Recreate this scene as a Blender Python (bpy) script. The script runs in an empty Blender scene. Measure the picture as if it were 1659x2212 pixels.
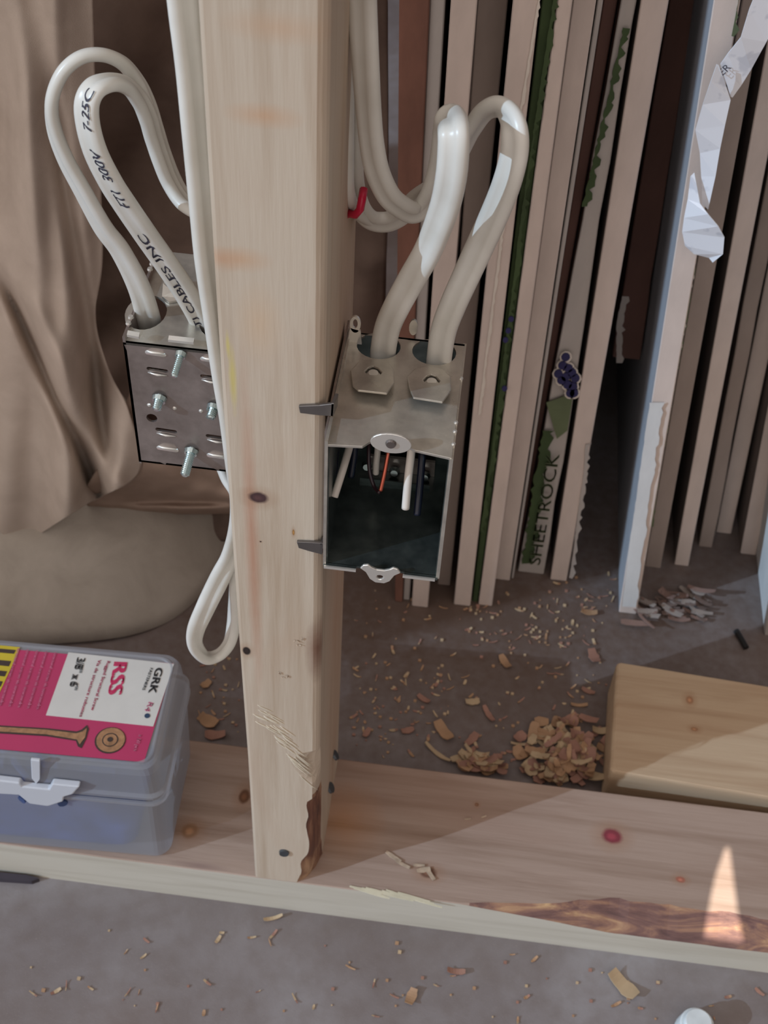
import bpy, bmesh, math, random
from mathutils import Vector, Matrix
from mathutils.geometry import tessellate_polygon
from mathutils import noise as mnoise
random.seed(7)
S = bpy.context.scene
COL = S.collection

# ------------------------------------------------------------------ camera
CAM = Vector((0.08839, -0.35998, 0.76463))
RR = Vector((0.99216279, 0.11682225, 0.04433468))
UU = Vector((-0.11583152, 0.72683204, 0.67697728))
FW = Vector((-0.04686214, 0.67680702, -0.73466741))
FPX, WPX, HPX = 2800.0, 1659.0, 2212.0
cam = bpy.data.cameras.new('camera'); camo = bpy.data.objects.new('camera', cam); COL.objects.link(camo)
M = Matrix((RR, UU, -FW)).transposed().to_4x4(); M.translation = CAM
camo.matrix_world = M
cam.sensor_fit = 'AUTO'; cam.sensor_width = 36.0; cam.lens = FPX / HPX * 36.0
cam.clip_start = 0.01
cam.dof.use_dof = True; cam.dof.focus_distance = 0.53; cam.dof.aperture_fstop = 24
S.camera = camo

# ------------------------------------------------------------------ world, lights, exposure
W = bpy.data.worlds.new('world'); S.world = W; W.use_nodes = True
wn = W.node_tree; wn.nodes.clear()
wo = wn.nodes.new('ShaderNodeOutputWorld'); wb = wn.nodes.new('ShaderNodeBackground')
tc = wn.nodes.new('ShaderNodeTexCoord'); dt = wn.nodes.new('ShaderNodeVectorMath'); dt.operation = 'DOT_PRODUCT'
dt.inputs[1].default_value = Vector((-0.45, -0.62, 0.64)).normalized()
cr = wn.nodes.new('ShaderNodeValToRGB')
wn.links.new(tc.outputs['Generated'], dt.inputs[0])
mr = wn.nodes.new('ShaderNodeMapRange'); mr.inputs[1].default_value = -1; mr.inputs[2].default_value = 1
wn.links.new(dt.outputs['Value'], mr.inputs[0]); wn.links.new(mr.outputs[0], cr.inputs[0])
e = cr.color_ramp.elements
e[0].position = 0.25; e[0].color = (0.060, 0.047, 0.042, 1)
e[1].position = 0.97; e[1].color = (0.78, 0.71, 0.67, 1)
m_ = e.new(0.62); m_.color = (0.26, 0.213, 0.19, 1)
wn.links.new(cr.outputs[0], wb.inputs[0]); wb.inputs[1].default_value = 1.42
wn.links.new(wb.outputs[0], wo.inputs[0])

sun = bpy.data.lights.new('daylight', 'SUN'); sun.energy = 2.1; sun.color = (0.56, 0.77, 1.0); sun.angle = math.radians(0.35)
suno = bpy.data.objects.new('daylight', sun); COL.objects.link(suno)
el = math.radians(26)
SD = Vector((0.875 * math.cos(el), 0.484 * math.cos(el), -math.sin(el)))
suno.rotation_euler = SD.to_track_quat('-Z', 'Y').to_euler()

# a shaft of direct sun from a spot lamp, cut to shape by an added unseen panel
SP = Vector((0.2825, 0.030, 0.038)); SDIR = Vector((-0.28, -0.62, 0.74)).normalized(); LP = SP + SDIR * 1.7
spot = bpy.data.lights.new('sun_shaft', 'SPOT'); spot.energy = 330; spot.color = (1.0, 0.93, 0.82); spot.spot_size = math.radians(5.5); spot.spot_blend = 0.0; spot.shadow_soft_size = 0.0015
spoto = bpy.data.objects.new('sun_shaft', spot); COL.objects.link(spoto); spoto.location = LP; spoto.rotation_euler = (-SDIR).to_track_quat('-Z', 'Y').to_euler()

S.view_settings.view_transform = 'Standard'; S.view_settings.look = 'None'
S.view_settings.gamma = 1.0; S.view_settings.use_curve_mapping = False
S.view_settings.exposure = 0.0
try:
    S.cycles.max_bounces = 8; S.cycles.transparent_max_bounces = 12
except Exception: pass

# ------------------------------------------------------------------ helpers
def P(px, py, x=None, y=None, z=None):
    d = FW + RR * ((px - WPX / 2) / FPX) - UU * ((py - HPX / 2) / FPX)
    if x is not None: t = (x - CAM.x) / d.x
    elif y is not None: t = (y - CAM.y) / d.y
    else: t = (z - CAM.z) / d.z
    return CAM + d * t
def px_size(p): return (p - CAM).dot(FW) / FPX      # metres per pixel at that point

def link(name, bm, mats, parent=None, smooth=False, recalc=True):
    if name in SPLIT and name != 'ring_tab':
        isl = islands(bm)
        if len(isl) > 1:
            o = None
            for grp in isl:
                b2_ = bmesh.new(); mp = {v: b2_.verts.new(v.co) for v in grp}
                for f in {f for v in grp for f in v.link_faces}:
                    q = b2_.faces.new([mp[v] for v in f.verts]); q.material_index = f.material_index
                o = link1(SPLIT[name], b2_, mats, parent, smooth, recalc)
            bm.free(); return o
        name = SPLIT[name]
    return link1(name, bm, mats, parent, smooth, recalc)
def link1(name, bm, mats, parent=None, smooth=False, recalc=True):
    if recalc: bmesh.ops.recalc_face_normals(bm, faces=bm.faces)
    me = bpy.data.meshes.new(name); bm.to_mesh(me); bm.free()
    if not isinstance(mats, (list, tuple)): mats = [mats]
    for m in mats: me.materials.append(m)
    if smooth:
        for p in me.polygons: p.use_smooth = True
    o = bpy.data.objects.new(name, me); COL.objects.link(o)
    if parent:
        o.parent = parent
        o.matrix_parent_inverse = Matrix.Translation(parent.location).inverted() if parent.location.length else Matrix()
    return o
SPLIT = {'edge_rivets': 'rivet', 'torn_splinters': 'splinter', 'torn_fibre': 'torn_fibre', 'navy_mark': 'navy_mark', 'lifted_fibre': 'lifted_fibre', 'mark_rim': 'mark_rim', 'hinge': 'hinge', 'folded_lip': 'folded_lip', 'yellow_text': 'yellow_text', 'ring_tab': 'ring_tab'}
def islands(bm):
    seen = set(); out = []
    for v in bm.verts:
        if v in seen: continue
        st = [v]; grp = []; seen.add(v)
        while st:
            q = st.pop(); grp.append(q)
            for e_ in q.link_edges:
                w = e_.other_vert(q)
                if w not in seen: seen.add(w); st.append(w)
        out.append(grp)
    return out
def thing(name, label, cat, loc=(0, 0, 0), group=None):
    o = bpy.data.objects.new(name, None); COL.objects.link(o); o.location = loc
    o.empty_display_size = 0.01
    o['label'] = label; o['category'] = cat
    if group: o['group'] = group
    return o
def tag(o, label=None, cat=None, group=None, kind=None):
    if label: o['label'] = label
    if cat: o['category'] = cat
    if group: o['group'] = group
    if kind: o['kind'] = kind
    return o
def bev(o, w, seg=2, ang=0.6):
    m = o.modifiers.new('bevel', 'BEVEL'); m.width = w; m.segments = seg; m.limit_method = 'ANGLE'; m.angle_limit = ang
    return o

def box(bm, lo, hi, mi=0):
    vs = [bm.verts.new((x, y, z)) for z in (lo[2], hi[2]) for y in (lo[1], hi[1]) for x in (lo[0], hi[0])]
    for f in ((0, 1, 3, 2), (4, 6, 7, 5), (0, 4, 5, 1), (1, 5, 7, 3), (3, 7, 6, 2), (2, 6, 4, 0)):
        bm.faces.new([vs[i] for i in f]).material_index = mi
    return vs
def prism(bm, poly, off, holes=(), mi=0):
    """poly: list of Vectors (3D, planar-ish); off: thickness Vector; holes: list of loops."""
    loops = [list(poly)] + [list(h) for h in holes]
    flat = [v for l in loops for v in l]
    a = [bm.verts.new(v) for v in flat]; b = [bm.verts.new(v + off) for v in flat]
    for t in tessellate_polygon(loops):
        try:
            bm.faces.new([a[i] for i in t]).material_index = mi
            bm.faces.new([b[i] for i in reversed(t)]).material_index = mi
        except ValueError: pass
    k = 0
    for l in loops:
        n = len(l)
        for i in range(n):
            j = (i + 1) % n
            try: bm.faces.new([a[k + i], a[k + j], b[k + j], b[k + i]]).material_index = mi
            except ValueError: pass
        k += n
def cyl(bm, p0, p1, r0, r1=None, n=16, mi=0):
    if r1 is None: r1 = r0
    d = (p1 - p0).normalized(); a = d.orthogonal().normalized(); b = d.cross(a)
    A = [bm.verts.new(p0 + (a * math.cos(2 * math.pi * i / n) + b * math.sin(2 * math.pi * i / n)) * r0) for i in range(n)]
    B = [bm.verts.new(p1 + (a * math.cos(2 * math.pi * i / n) + b * math.sin(2 * math.pi * i / n)) * r1) for i in range(n)]
    for i in range(n):
        j = (i + 1) % n; bm.faces.new([A[i], A[j], B[j], B[i]]).material_index = mi
    bm.faces.new(A[::-1]).material_index = mi; bm.faces.new(B).material_index = mi
def catmull(pts, n=8):
    out = []
    m = len(pts)
    for i in range(m - 1):
        p0 = pts[max(i - 1, 0)]; p1 = pts[i]; p2 = pts[i + 1]; p3 = pts[min(i + 2, m - 1)]
        for k in range(n):
            t = k / n
            out.append(tuple(0.5 * ((2 * b) + (-a + c) * t + (2 * a - 5 * b + 4 * c - d) * t * t + (-a + 3 * b - 3 * c + d) * t ** 3)
                             for a, b, c, d in zip(p0, p1, p2, p3)))
    out.append(tuple(pts[-1]))
    return out
def tube(bm, pts, r, n=12, caps=True, mi=0):
    """round tube through Vectors; r number or list"""
    rs = r if isinstance(r, (list, tuple)) else [r] * len(pts)
    rings = []; ref = None
    for i, p in enumerate(pts):
        t = (pts[min(i + 1, len(pts) - 1)] - pts[max(i - 1, 0)]).normalized()
        if ref is None: ref = t.orthogonal().normalized()
        ref = (ref - t * ref.dot(t)).normalized(); b = t.cross(ref)
        rings.append([bm.verts.new(p + (ref * math.cos(2 * math.pi * k / n) + b * math.sin(2 * math.pi * k / n)) * rs[i]) for k in range(n)])
    for A, B in zip(rings, rings[1:]):
        for k in range(n):
            j = (k + 1) % n; bm.faces.new([A[k], A[j], B[j], B[k]]).material_index = mi
    if caps: bm.faces.new(rings[0][::-1]).material_index = mi; bm.faces.new(rings[-1]).material_index = mi

# ---- materials
def lin(c):
    return tuple(((v / 255) / 12.92 if v / 255 <= 0.04045 else ((v / 255 + 0.055) / 1.055) ** 2.4) for v in c) + (1,)
class NT:
    def __init__(s, name):
        s.m = bpy.data.materials.new(name); s.m.use_nodes = True; s.t = s.m.node_tree; s.t.nodes.clear()
        s.out = s.n('ShaderNodeOutputMaterial'); s.b = s.n('ShaderNodeBsdfPrincipled'); s.l(s.b.outputs[0], s.out.inputs[0])
        s.co = s.n('ShaderNodeTexCoord')
    def n(s, k, **kw):
        x = s.t.nodes.new(k)
        for a, v in kw.items(): setattr(x, a, v)
        return x
    def l(s, a, b): s.t.links.new(a, b)
    def val(s, i, v):
        if hasattr(v, 'is_output'): s.l(v, i)
        else: i.default_value = v
    def math(s, op, a, b=0.0, clamp=False):
        x = s.n('ShaderNodeMath', operation=op, use_clamp=clamp); s.val(x.inputs[0], a); s.val(x.inputs[1], b); return x.outputs[0]
    def map(s, scale=(1, 1, 1), rot=(0, 0, 0), loc=(0, 0, 0), src=None):
        x = s.n('ShaderNodeMapping'); x.inputs['Scale'].default_value = scale; x.inputs['Rotation'].default_value = rot; x.inputs['Location'].default_value = loc
        s.l(src or s.co.outputs['Object'], x.inputs[0]); return x.outputs[0]
    def noise(s, vec, scale, detail=3, rough=0.55, dist=0.0):
        x = s.n('ShaderNodeTexNoise'); x.inputs['Scale'].default_value = scale; x.inputs['Detail'].default_value = detail
        x.inputs['Roughness'].default_value = rough; x.inputs['Distortion'].default_value = dist; s.l(vec, x.inputs['Vector']); return x.outputs[0]
    def ramp(s, fac, stops):
        x = s.n('ShaderNodeValToRGB'); el = x.color_ramp.elements
        el[0].position, el[0].color = stops[0][0], stops[0][1]; el[1].position, el[1].color = stops[-1][0], stops[-1][1]
        for p, c in stops[1:-1]: q = el.new(p); q.color = c
        s.val(x.inputs[0], fac); return x.outputs[0]
    def mix(s, fac, a, b, mode='MIX'):
        x = s.n('ShaderNodeMix', data_type='RGBA', blend_type=mode); s.val(x.inputs[0], fac); s.val(x.inputs[6], a); s.val(x.inputs[7], b); return x.outputs[2]
    def range(s, v, a, b, c=0.0, d=1.0):
        x = s.n('ShaderNodeMapRange'); s.val(x.inputs[0], v)
        for i, q in zip((1, 2, 3, 4), (a, b, c, d)): x.inputs[i].default_value = q
        return x.outputs[0]
    def spot(s, centre, radii, edge=0.3, wob=0.0):
        """1 inside an ellipsoid, 0 outside"""
        mp = s.n('ShaderNodeVectorMath', operation='SUBTRACT'); s.l(s.co.outputs['Object'], mp.inputs[0]); mp.inputs[1].default_value = centre
        dv = s.n('ShaderNodeVectorMath', operation='DIVIDE'); s.l(mp.outputs[0], dv.inputs[0]); dv.inputs[1].default_value = radii
        ln = s.n('ShaderNodeVectorMath', operation='LENGTH'); s.l(dv.outputs[0], ln.inputs[0])
        v = ln.outputs['Value']
        if wob: v = s.math('ADD', v, s.math('MULTIPLY', s.math('SUBTRACT', s.noise(s.map(), 140, 3), 0.5), wob))
        return s.range(v, 1.0, 1.0 - edge, 0.0, 1.0)
    def bump(s, h, strength=0.3, dist=0.001):
        x = s.n('ShaderNodeBump'); x.inputs['Strength'].default_value = strength; x.inputs['Distance'].default_value = dist
        s.l(h, x.inputs['Height']); s.l(x.outputs[0], s.b.inputs['Normal'])
    def fin(s, col=None, rough=0.6, metal=0.0, spec=None):
        if col is not None: s.val(s.b.inputs['Base Color'], col)
        s.val(s.b.inputs['Roughness'], rough); s.b.inputs['Metallic'].default_value = metal
        if spec is not None: s.b.inputs['Specular IOR Level'].default_value = spec
        return s.m
def plain(name, c, rough=0.6, metal=0.0, var=0.12, scale=60, spec=None):
    s = NT(name); n = s.noise(s.map(), scale, 3)
    a = lin(c); lo = tuple(v * (1 - var) for v in a[:3]) + (1,); hi = tuple(min(1, v * (1 + var)) for v in a[:3]) + (1,)
    return s.fin(s.ramp(n, [(0.3, lo), (0.7, hi)]), rough, metal, spec)

def wood(name, axis, light, dark, red, spots=(), streak=None, rough=0.7, yellow=None):
    s = NT(name)
    sc = [1, 1, 1]; sc[axis] = 0.06
    v = s.map(tuple(sc))
    rings = s.noise(v, 90, 4, 0.6, 0.4); fine = s.noise(v, 600, 2, 0.6); broad = s.noise(s.map(tuple(x * (1 if i != axis else 6) for i, x in enumerate(sc))), 14, 3, 0.5, 1.0)
    c = s.ramp(rings, [(0.3, lin(dark)), (0.55, lin(light)), (0.8, lin(light))])
    c = s.mix(s.range(broad, 0.5, 0.75, 0.0, 0.55), c, lin(red))
    c = s.mix(s.range(fine, 0.35, 0.7, 0.12, 0.0), c, lin(dark))
    if streak:
        for cen, rad, col, amt in streak:
            f = s.spot(cen, rad, 0.9, 0.25); c = s.mix(s.math('MULTIPLY', f, amt), c, lin(col))
    if yellow:
        for cen, rad in yellow: c = s.mix(s.math('MULTIPLY', s.spot(cen, rad, 0.8, 0.5), 0.6), c, lin((205, 190, 90)))
    for cen, rad, col in spots:
        halo = s.spot(cen, tuple(r * 2.2 for r in rad), 0.8, 0.2); c = s.mix(s.math('MULTIPLY', halo, 0.45), c, lin((150, 105, 70)))
        c = s.mix(s.spot(cen, rad, 0.35, 0.35), c, lin(col))
        c = s.mix(s.spot(tuple(a - b * 0.05 for a, b in zip(cen, rad)), tuple(r * 0.5 for r in rad), 0.6, 0.5), c, lin(tuple(min(255, x * 1.25) for x in col)))
    s.bump(s.math('ADD', rings, fine), 0.25, 0.0006)
    return s.fin(c, rough)

m_zinc = (lambda s: (s.bump(s.noise(s.map(), 900, 2), 0.05, 0.0003), s.fin(s.ramp(s.noise(s.map(), 70, 4, 0.65), [(0.3, lin((186, 181, 172))), (0.7, lin((218, 213, 202)))]), s.range(s.noise(s.map(), 120, 3), 0.3, 0.7, 0.26, 0.42), 0.78))[1])(NT('galvanised_steel'))
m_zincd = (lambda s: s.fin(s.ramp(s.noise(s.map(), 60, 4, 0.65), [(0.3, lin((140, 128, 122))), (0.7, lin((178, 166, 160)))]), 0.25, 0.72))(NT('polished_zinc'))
m_screw = (lambda s: s.fin(lin((190, 205, 205)), 0.25, 1.0))(NT('bright_zinc_screw'))
m_cable = (lambda s: (s.bump(s.noise(s.map(), 220, 2), 0.08, 0.0005), s.fin(s.ramp(s.noise(s.map(), 40, 3), [(0.3, lin((206, 203, 194))), (0.7, lin((220, 218, 211)))]), 0.33))[1])(NT('white_pvc_jacket'))
m_ink = plain('black_ink', (52, 50, 66), 0.6, var=0.05)
m_floor = None

def floor_mat():
    s = NT('concrete'); v = s.map()
    a = s.noise(v, 7, 5, 0.6, 0.6); b = s.noise(v, 60, 4, 0.6); g = s.noise(v, 900, 2, 0.7)
    c = s.ramp(a, [(0.3, lin((112, 101, 98))), (0.5, lin((128, 120, 119))), (0.72, lin((146, 141, 142)))])
    c = s.mix(s.range(b, 0.42, 0.7, 0, 0.35), c, lin((108, 94, 86)))
    c = s.mix(s.range(g, 0.6, 0.75, 0, 0.35), c, lin((160, 150, 140)))
    # scuffs; the last, broad brown patch paints in the shade behind the plate
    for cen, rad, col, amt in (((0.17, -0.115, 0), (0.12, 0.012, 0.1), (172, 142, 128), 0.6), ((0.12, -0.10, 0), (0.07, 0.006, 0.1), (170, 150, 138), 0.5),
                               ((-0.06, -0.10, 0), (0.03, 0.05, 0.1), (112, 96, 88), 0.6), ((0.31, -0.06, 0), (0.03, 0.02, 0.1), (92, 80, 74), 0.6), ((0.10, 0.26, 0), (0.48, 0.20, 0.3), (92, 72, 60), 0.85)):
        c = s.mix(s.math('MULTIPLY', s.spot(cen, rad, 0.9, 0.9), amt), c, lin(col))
    s.bump(s.math('ADD', b, s.math('MULTIPLY', g, 0.3)), 0.3, 0.001)
    return s.fin(c, s.range(a, 0.3, 0.7, 0.42, 0.62))

# ------------------------------------------------------------------ the setting
bm = bmesh.new()
n = 40
vs = [[bm.verts.new((-1.2 + 2.6 * i / n, -0.9 + 2.4 * j / n, 0)) for i in range(n + 1)] for j in range(n + 1)]
for j in range(n):
    for i in range(n): bm.faces.new([vs[j][i], vs[j][i + 1], vs[j + 1][i + 1], vs[j + 1][i]])
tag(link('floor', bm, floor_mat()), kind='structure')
bm = bmesh.new(); box(bm, (-1.2, 1.45, 0), (1.4, 1.5, 2.2))
tag(link('wall_back', bm, plain('dark_wall', (70, 62, 58), 0.9, scale=8)), kind='structure')

# added blocker panel out of view on the left: it keeps the daylight off everything deeper in the room
bm = bmesh.new()
wx = -1.55; wp = Vector((wx, .184 + .553 * wx, 0)); wd_ = Vector((-.484, .875, 0)) * .62; wt = Vector((-.875, -.484, 0)) * .012
prism(bm, [wp, wp + wd_, wp + wd_ + wt, wp + wt], Vector((0, 0, 1.95)))
tag(link('daylight_blocker', bm, plain('blocker_panel', (128, 104, 84), .8)), kind='structure')
# added unseen panel with a hole that shapes the sun patch, behind the camera's left shoulder
gc = SP + SDIR * 1.05; g1 = SDIR.orthogonal().normalized(); g2 = SDIR.cross(g1).normalized()
def through(q):      # where the ray from the lamp to q crosses the panel
    d = q - LP; return LP + d * ((gc - LP).dot(SDIR) / d.dot(SDIR))
tri = [Vector((.2862, .0600, .038)), Vector((.2885, .0600, .038)), Vector((.2920, -.004, .038)), Vector((.2690, -.004, .038)), Vector((.2755, .026, .038)), Vector((.2790, .040, .038))]
bm = bmesh.new()
prism(bm, [gc + g1 * a + g2 * b for a, b in ((-.07, -.07), (.07, -.07), (.07, .07), (-.07, .07))], SDIR * .0008, [[through(q) for q in tri]])
tag(link('sun_mask_1', bm, plain('mask_panel', (150, 130, 110), .8)), kind='structure')

# ------------------------------------------------------------------ bottom plate with a bark edge
def grid_solid(bm, rings, closed=True, mi=None):
    R = [[bm.verts.new(p) for p in r] for r in rings]
    for k, (A, B) in enumerate(zip(R, R[1:])):
        n = len(A)
        for i in range(n):
            j = (i + 1) % n
            f = bm.faces.new([A[i], A[j], B[j], B[i]])
            if mi: f.material_index = mi(k, i)
    bm.faces.new(R[0][::-1]); bm.faces.new(R[-1])
m_plate = wood('plate_pine', 0, (170, 148, 134), (142, 118, 102), (150, 121, 105),
    spots=[(P(1322, 1806, z=.038), (.0075, .0062, .01), (128, 52, 62)), (P(1470, 1900, z=.038), (.0035, .0025, .01), (158, 98, 80)), (P(1030, 1738, z=.038), (.0015, .0015, .01), (120, 84, 62)),
           (P(925, 1885, z=.038), (.006, .004, .01), (110, 78, 62)), (P(410, 1795, z=.038), (.006, .006, .01), (138, 102, 74)), (P(528, 1720, z=.038), (.004, .006, .01), (104, 70, 48))],
    streak=[(P(740, 1770, z=.038), (.03, .03, .01), (178, 122, 70), .5), (P(640, 1925, z=.038), (.05, .003, .01), (128, 100, 98), .6), (P(430, 1870, z=.038), (.02, .003, .01), (135, 110, 105), .6)])
m_bark = (lambda s: (s.bump(s.noise(s.map((.3, 1, 1)), 260, 4, 0.7), 0.6, 0.0015), s.fin(s.ramp(s.noise(s.map((.25, 1, 1)), 90, 5, 0.65, 0.8), [(0.32, lin((82, 58, 56))), (0.48, lin((118, 86, 78))), (0.58, lin((150, 112, 90))), (0.72, lin((196, 160, 118)))]), 0.8))[1])(NT('bark_edge'))
m_facepine = wood('plate_edge_pine', 0, (196, 190, 176), (180, 173, 158), (190, 181, 164))
plate = thing('bottom_plate', 'long pine bottom plate with bark-edged front, lying on the concrete under the stud', 'lumber', (0.1, 0.045, 0))
bm = bmesh.new(); rings = []
XS = [-0.5 + 0.006 * i for i in range(int(1.15 / 0.006))]
for x in XS:
    t = min(1, max(0, (x - 0.125) / 0.09)); nn = mnoise.noise(Vector((x * 25, 0.3, 0))) + .5 * mnoise.noise(Vector((x * 90, 2, 0)))
    c = 0.0006 + t * (0.0135 + 0.004 * nn + 0.012 * max(0, x - .2)); d = 0.0006 + t * (0.011 + 0.0012 * nn)
    rings.append([Vector((x, 0, 0)), Vector((x, 0.0893, 0)), Vector((x, 0.0893, 0.037)), Vector((x, 0.0883, 0.038)), Vector((x, c, 0.038)), Vector((x, c * .62, 0.038 - d * .35)), Vector((x, c * .25, 0.038 - d * .75)), Vector((x, 0, 0.038 - d))])
def pm(k, i):
    x = XS[k]
    if i in (4, 5, 6) and x > 0.128: return 1
    if i == 7: return 2
    return 0
grid_solid(bm, rings, mi=pm)
link('board_body', bm, [m_plate, m_bark, m_facepine], plate)
# lifted splinters on the plate
m_splint = plain('splinter_wood', (186, 166, 144), 0.7, var=0.25, scale=200)
def chip(bm, c, L, wd, ang, curl=0.3, lift=0.001, th=0.0006, tilt=0.0, n=6):
    """curved shaving; c base centre"""
    ca, sa = math.cos(ang), math.sin(ang); R = []
    for i in range(n + 1):
        u = i / n - .5; h = lift + curl * L * (u * u) * 1.6 + tilt * (u + .5) * L
        w = wd * (1 - 1.2 * u * u) * (0.85 + 0.3 * random.random())
        px_, py_ = c.x + ca * u * L, c.y + sa * u * L
        a = Vector((px_ - sa * w / 2, py_ + ca * w / 2, c.z + h)); b = Vector((px_ + sa * w / 2, py_ - ca * w / 2, c.z + h + curl * w * .3))
        R.append([bm.verts.new(a), bm.verts.new(b), bm.verts.new(b + Vector((0, 0, th))), bm.verts.new(a + Vector((0, 0, th)))])
    for A, B in zip(R, R[1:]):
        for k in range(4): bm.faces.new([A[k], A[(k + 1) % 4], B[(k + 1) % 4], B[k]])
    bm.faces.new(R[0][::-1]); bm.faces.new(R[-1])
bm = bmesh.new()
for px_, py_, L, w, a in ((850, 1852, .016, .006, -.5), (870, 1868, .014, .005, -.4), (915, 1880, .012, .007, .3), (930, 1890, .012, .006, -.9), (905, 1870, .01, .004, .1), (1120, 1955, .0, .0, 0), (735, 1878, .0, 0, 0), (1010, 1770, .006, .002, .2), (1045, 1765, .005, .002, .5)):
    if L: chip(bm, P(px_, py_, z=.0381), L * .7, w * .45, a, .12, .0001)
link('torn_splinters', bm, m_splint, plate)
# torn pale fibre along the front edge
bm = bmesh.new()
for i in range(16):
    t = i / 15
    chip(bm, P(790 + 130 * t, 1925 + 22 * t + random.uniform(-4, 4), z=.0380), .02, .0014, -.16 + random.uniform(-.05, .05), .02, .0001, .0005)
link('torn_fibre', bm, plain('pale_fibre', (215, 208, 182), 0.7), plate)

# ------------------------------------------------------------------ stud
m_stud = wood('stud_spruce', 2, (196, 181, 162), (176, 156, 134), (182, 152, 128),
    spots=[(P(558, 1075, y=0), (.0048, .006, .0038), (70, 46, 46)), (P(533, 1406, y=0), (.0022, .006, .0036), (38, 26, 22)), (P(634, 1150, y=0), (.0006, .006, .0022), (150, 110, 62)),
           (P(563, 1170, y=0), (.0005, .004, .0005), (50, 35, 30))],
    streak=[(P(545, 1180, y=0), (.004, .02, .12), (176, 128, 102), .75), (P(520, 560, y=0), (.012, .02, .006), (196, 150, 110), .5), (P(570, 250, y=0), (.014, .02, .005), (196, 148, 108), .5),
            (P(480, 560, y=0), (.008, .02, .006), (190, 140, 104), .45), (P(560, 700, y=0), (.01, .02, .02), (204, 168, 130), .4), (P(692, 1410, x=0.038), (.008, .009, .030), (104, 56, 36), .95), (P(735, 1000, y=0.06), (.02, .05, .3), (186, 140, 112), .5),
            (P(600, 60, y=0), (.02, .02, .006), (196, 154, 118), .4)],
    yellow=[(P(503, 820, y=0), (.0018, .01, .02)), (P(492, 745, y=0), (.001, .01, .008))])
m_wane = (lambda s: (s.bump(s.noise(s.map((1, 1, .3)), 240, 4, 0.7), 0.6, 0.001), s.fin(s.ramp(s.noise(s.map((1, 1, .22)), 70, 5, 0.6, 0.6), [(0.3, lin((70, 42, 36))), (0.46, lin((118, 78, 60))), (0.6, lin((170, 134, 104))), (0.75, lin((196, 164, 132)))]), 0.75))[1])(NT('stud_bark'))
stud = thing('wall_stud', 'upright pale pine stud nailed on the bottom plate, with box and cables on both sides', 'lumber', (0.019, 0.045, 0.038))
ZS = [0.038 + 0.004 * i for i in range(int(2.0 / 0.004))]
def xl(z):     # slight natural bow of the left arris
    t = z - 0.038
    return -0.0004 + 0.0085 * t * (0.62 - t) * 0 + 0.0
rings = []
for z in ZS:
    nn = mnoise.noise(Vector((0, z * 60, 1.7))); n2 = mnoise.noise(Vector((3, z * 25, 0)))
    r = 0.0035
    if z < 0.185:
        if z > 0.135: cx = 0.0035 + 0.012 * max(0, 1 - abs(z - 0.172) / 0.016) ** .6 * (1 if z > .156 else 1) ; cy = 0.0045 + .006 * (0.185 - z) / .05
        else: cx = 0.0068 + 0.003 * nn; cy = 0.012 + 0.002 * nn
        if z < 0.075: cx += (0.075 - z) * 0.16; cy += (0.075 - z) * 0.25
    else: cx = cy = r
    e_ = 0.0016
    bow = 0.0024 * (1 - ((z - 0.47) / 0.30) ** 2) if 0.17 < z < 0.77 else 0
    x0 = -bow * 0.55
    xb = 0.038
    rings.append([Vector((x0 + e_, 0, z)), Vector((0.038 - cx, 0, z)), Vector((0.038 - cx * .55, cy * .22, z)), Vector((0.038 - cx * .2, cy * .6, z)), Vector((0.038, cy, z)),
                  Vector((xb, 0.0866, z)), Vector((xb - .0024, 0.089, z)), Vector((x0 + .002, 0.089, z)), Vector((x0, 0.087, z)), Vector((x0, e_, z)), Vector((x0 + e_ * .3, e_ * .3, z))])
bm = bmesh.new()
grid_solid(bm, rings, mi=lambda k, i: 1 if (i in (1, 2, 3) and ZS[k] < 0.142) else 0)
# sawn/torn grain ripples on front face near the foot
o = link('stud_body', bm, [m_stud, m_wane], stud, smooth=False)
bm = bmesh.new()
random.seed(3)
for i in range(34):
    t = i / 33
    cx_ = 566 + 94 * t + random.uniform(-6, 6); cy_ = 1545 + 110 * t ** 1.5 + random.uniform(-22, 22)
    a = P(cx_ - 22, cy_ - 6, y=-.0002); b = P(cx_ + 22, cy_ + 12 + 20 * t, y=-.0002); m = (a + b) / 2 + Vector((0, -.0001, 0))
    tube(bm, [a + Vector((0, .0006, 0)), (a + m) / 2, m, (b + m) / 2, b + Vector((0, .0006, 0))], [.0001, .0003, .0004, .0003, .0001], 6)
link('torn_grain', bm, plain('torn_grain_wood', (214, 203, 182), 0.75), stud, smooth=True)
m_nail = plain('grey_nail', (96, 102, 108), 0.4, 0.8)
def nail(p, d, r=.0028, name='nail'):
    bm = bmesh.new(); cyl(bm, p, p + d * .0016, r, r * .92, 18); cyl(bm, p - d * .02, p, r * .42, r * .42, 10)
    return link(name, bm, m_nail, stud)
nail(P(614, 1840, y=0.0), Vector((.1, -1, .1)).normalized(), .0030)
nail(P(712, 1702, x=.0385), Vector((.85, .1, .5)).normalized(), .0036)
nail(P(722, 1632, x=.0385), Vector((.85, .25, .5)).normalized(), .0034)
# little dents
bm = bmesh.new()
for q in ((645, 1386), (614, 1460)):
    p = P(*q, y=-.0001)
    for k in range(5): a = p + Vector((random.uniform(-.002, .002), -.0004, random.uniform(-.002, .002))); tube(bm, [a, a + Vector((random.uniform(-.002, .002), -.0004, random.uniform(-.001, .002)))], .0003, 6)
link('lifted_fibre', bm, m_splint, stud)

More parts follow.
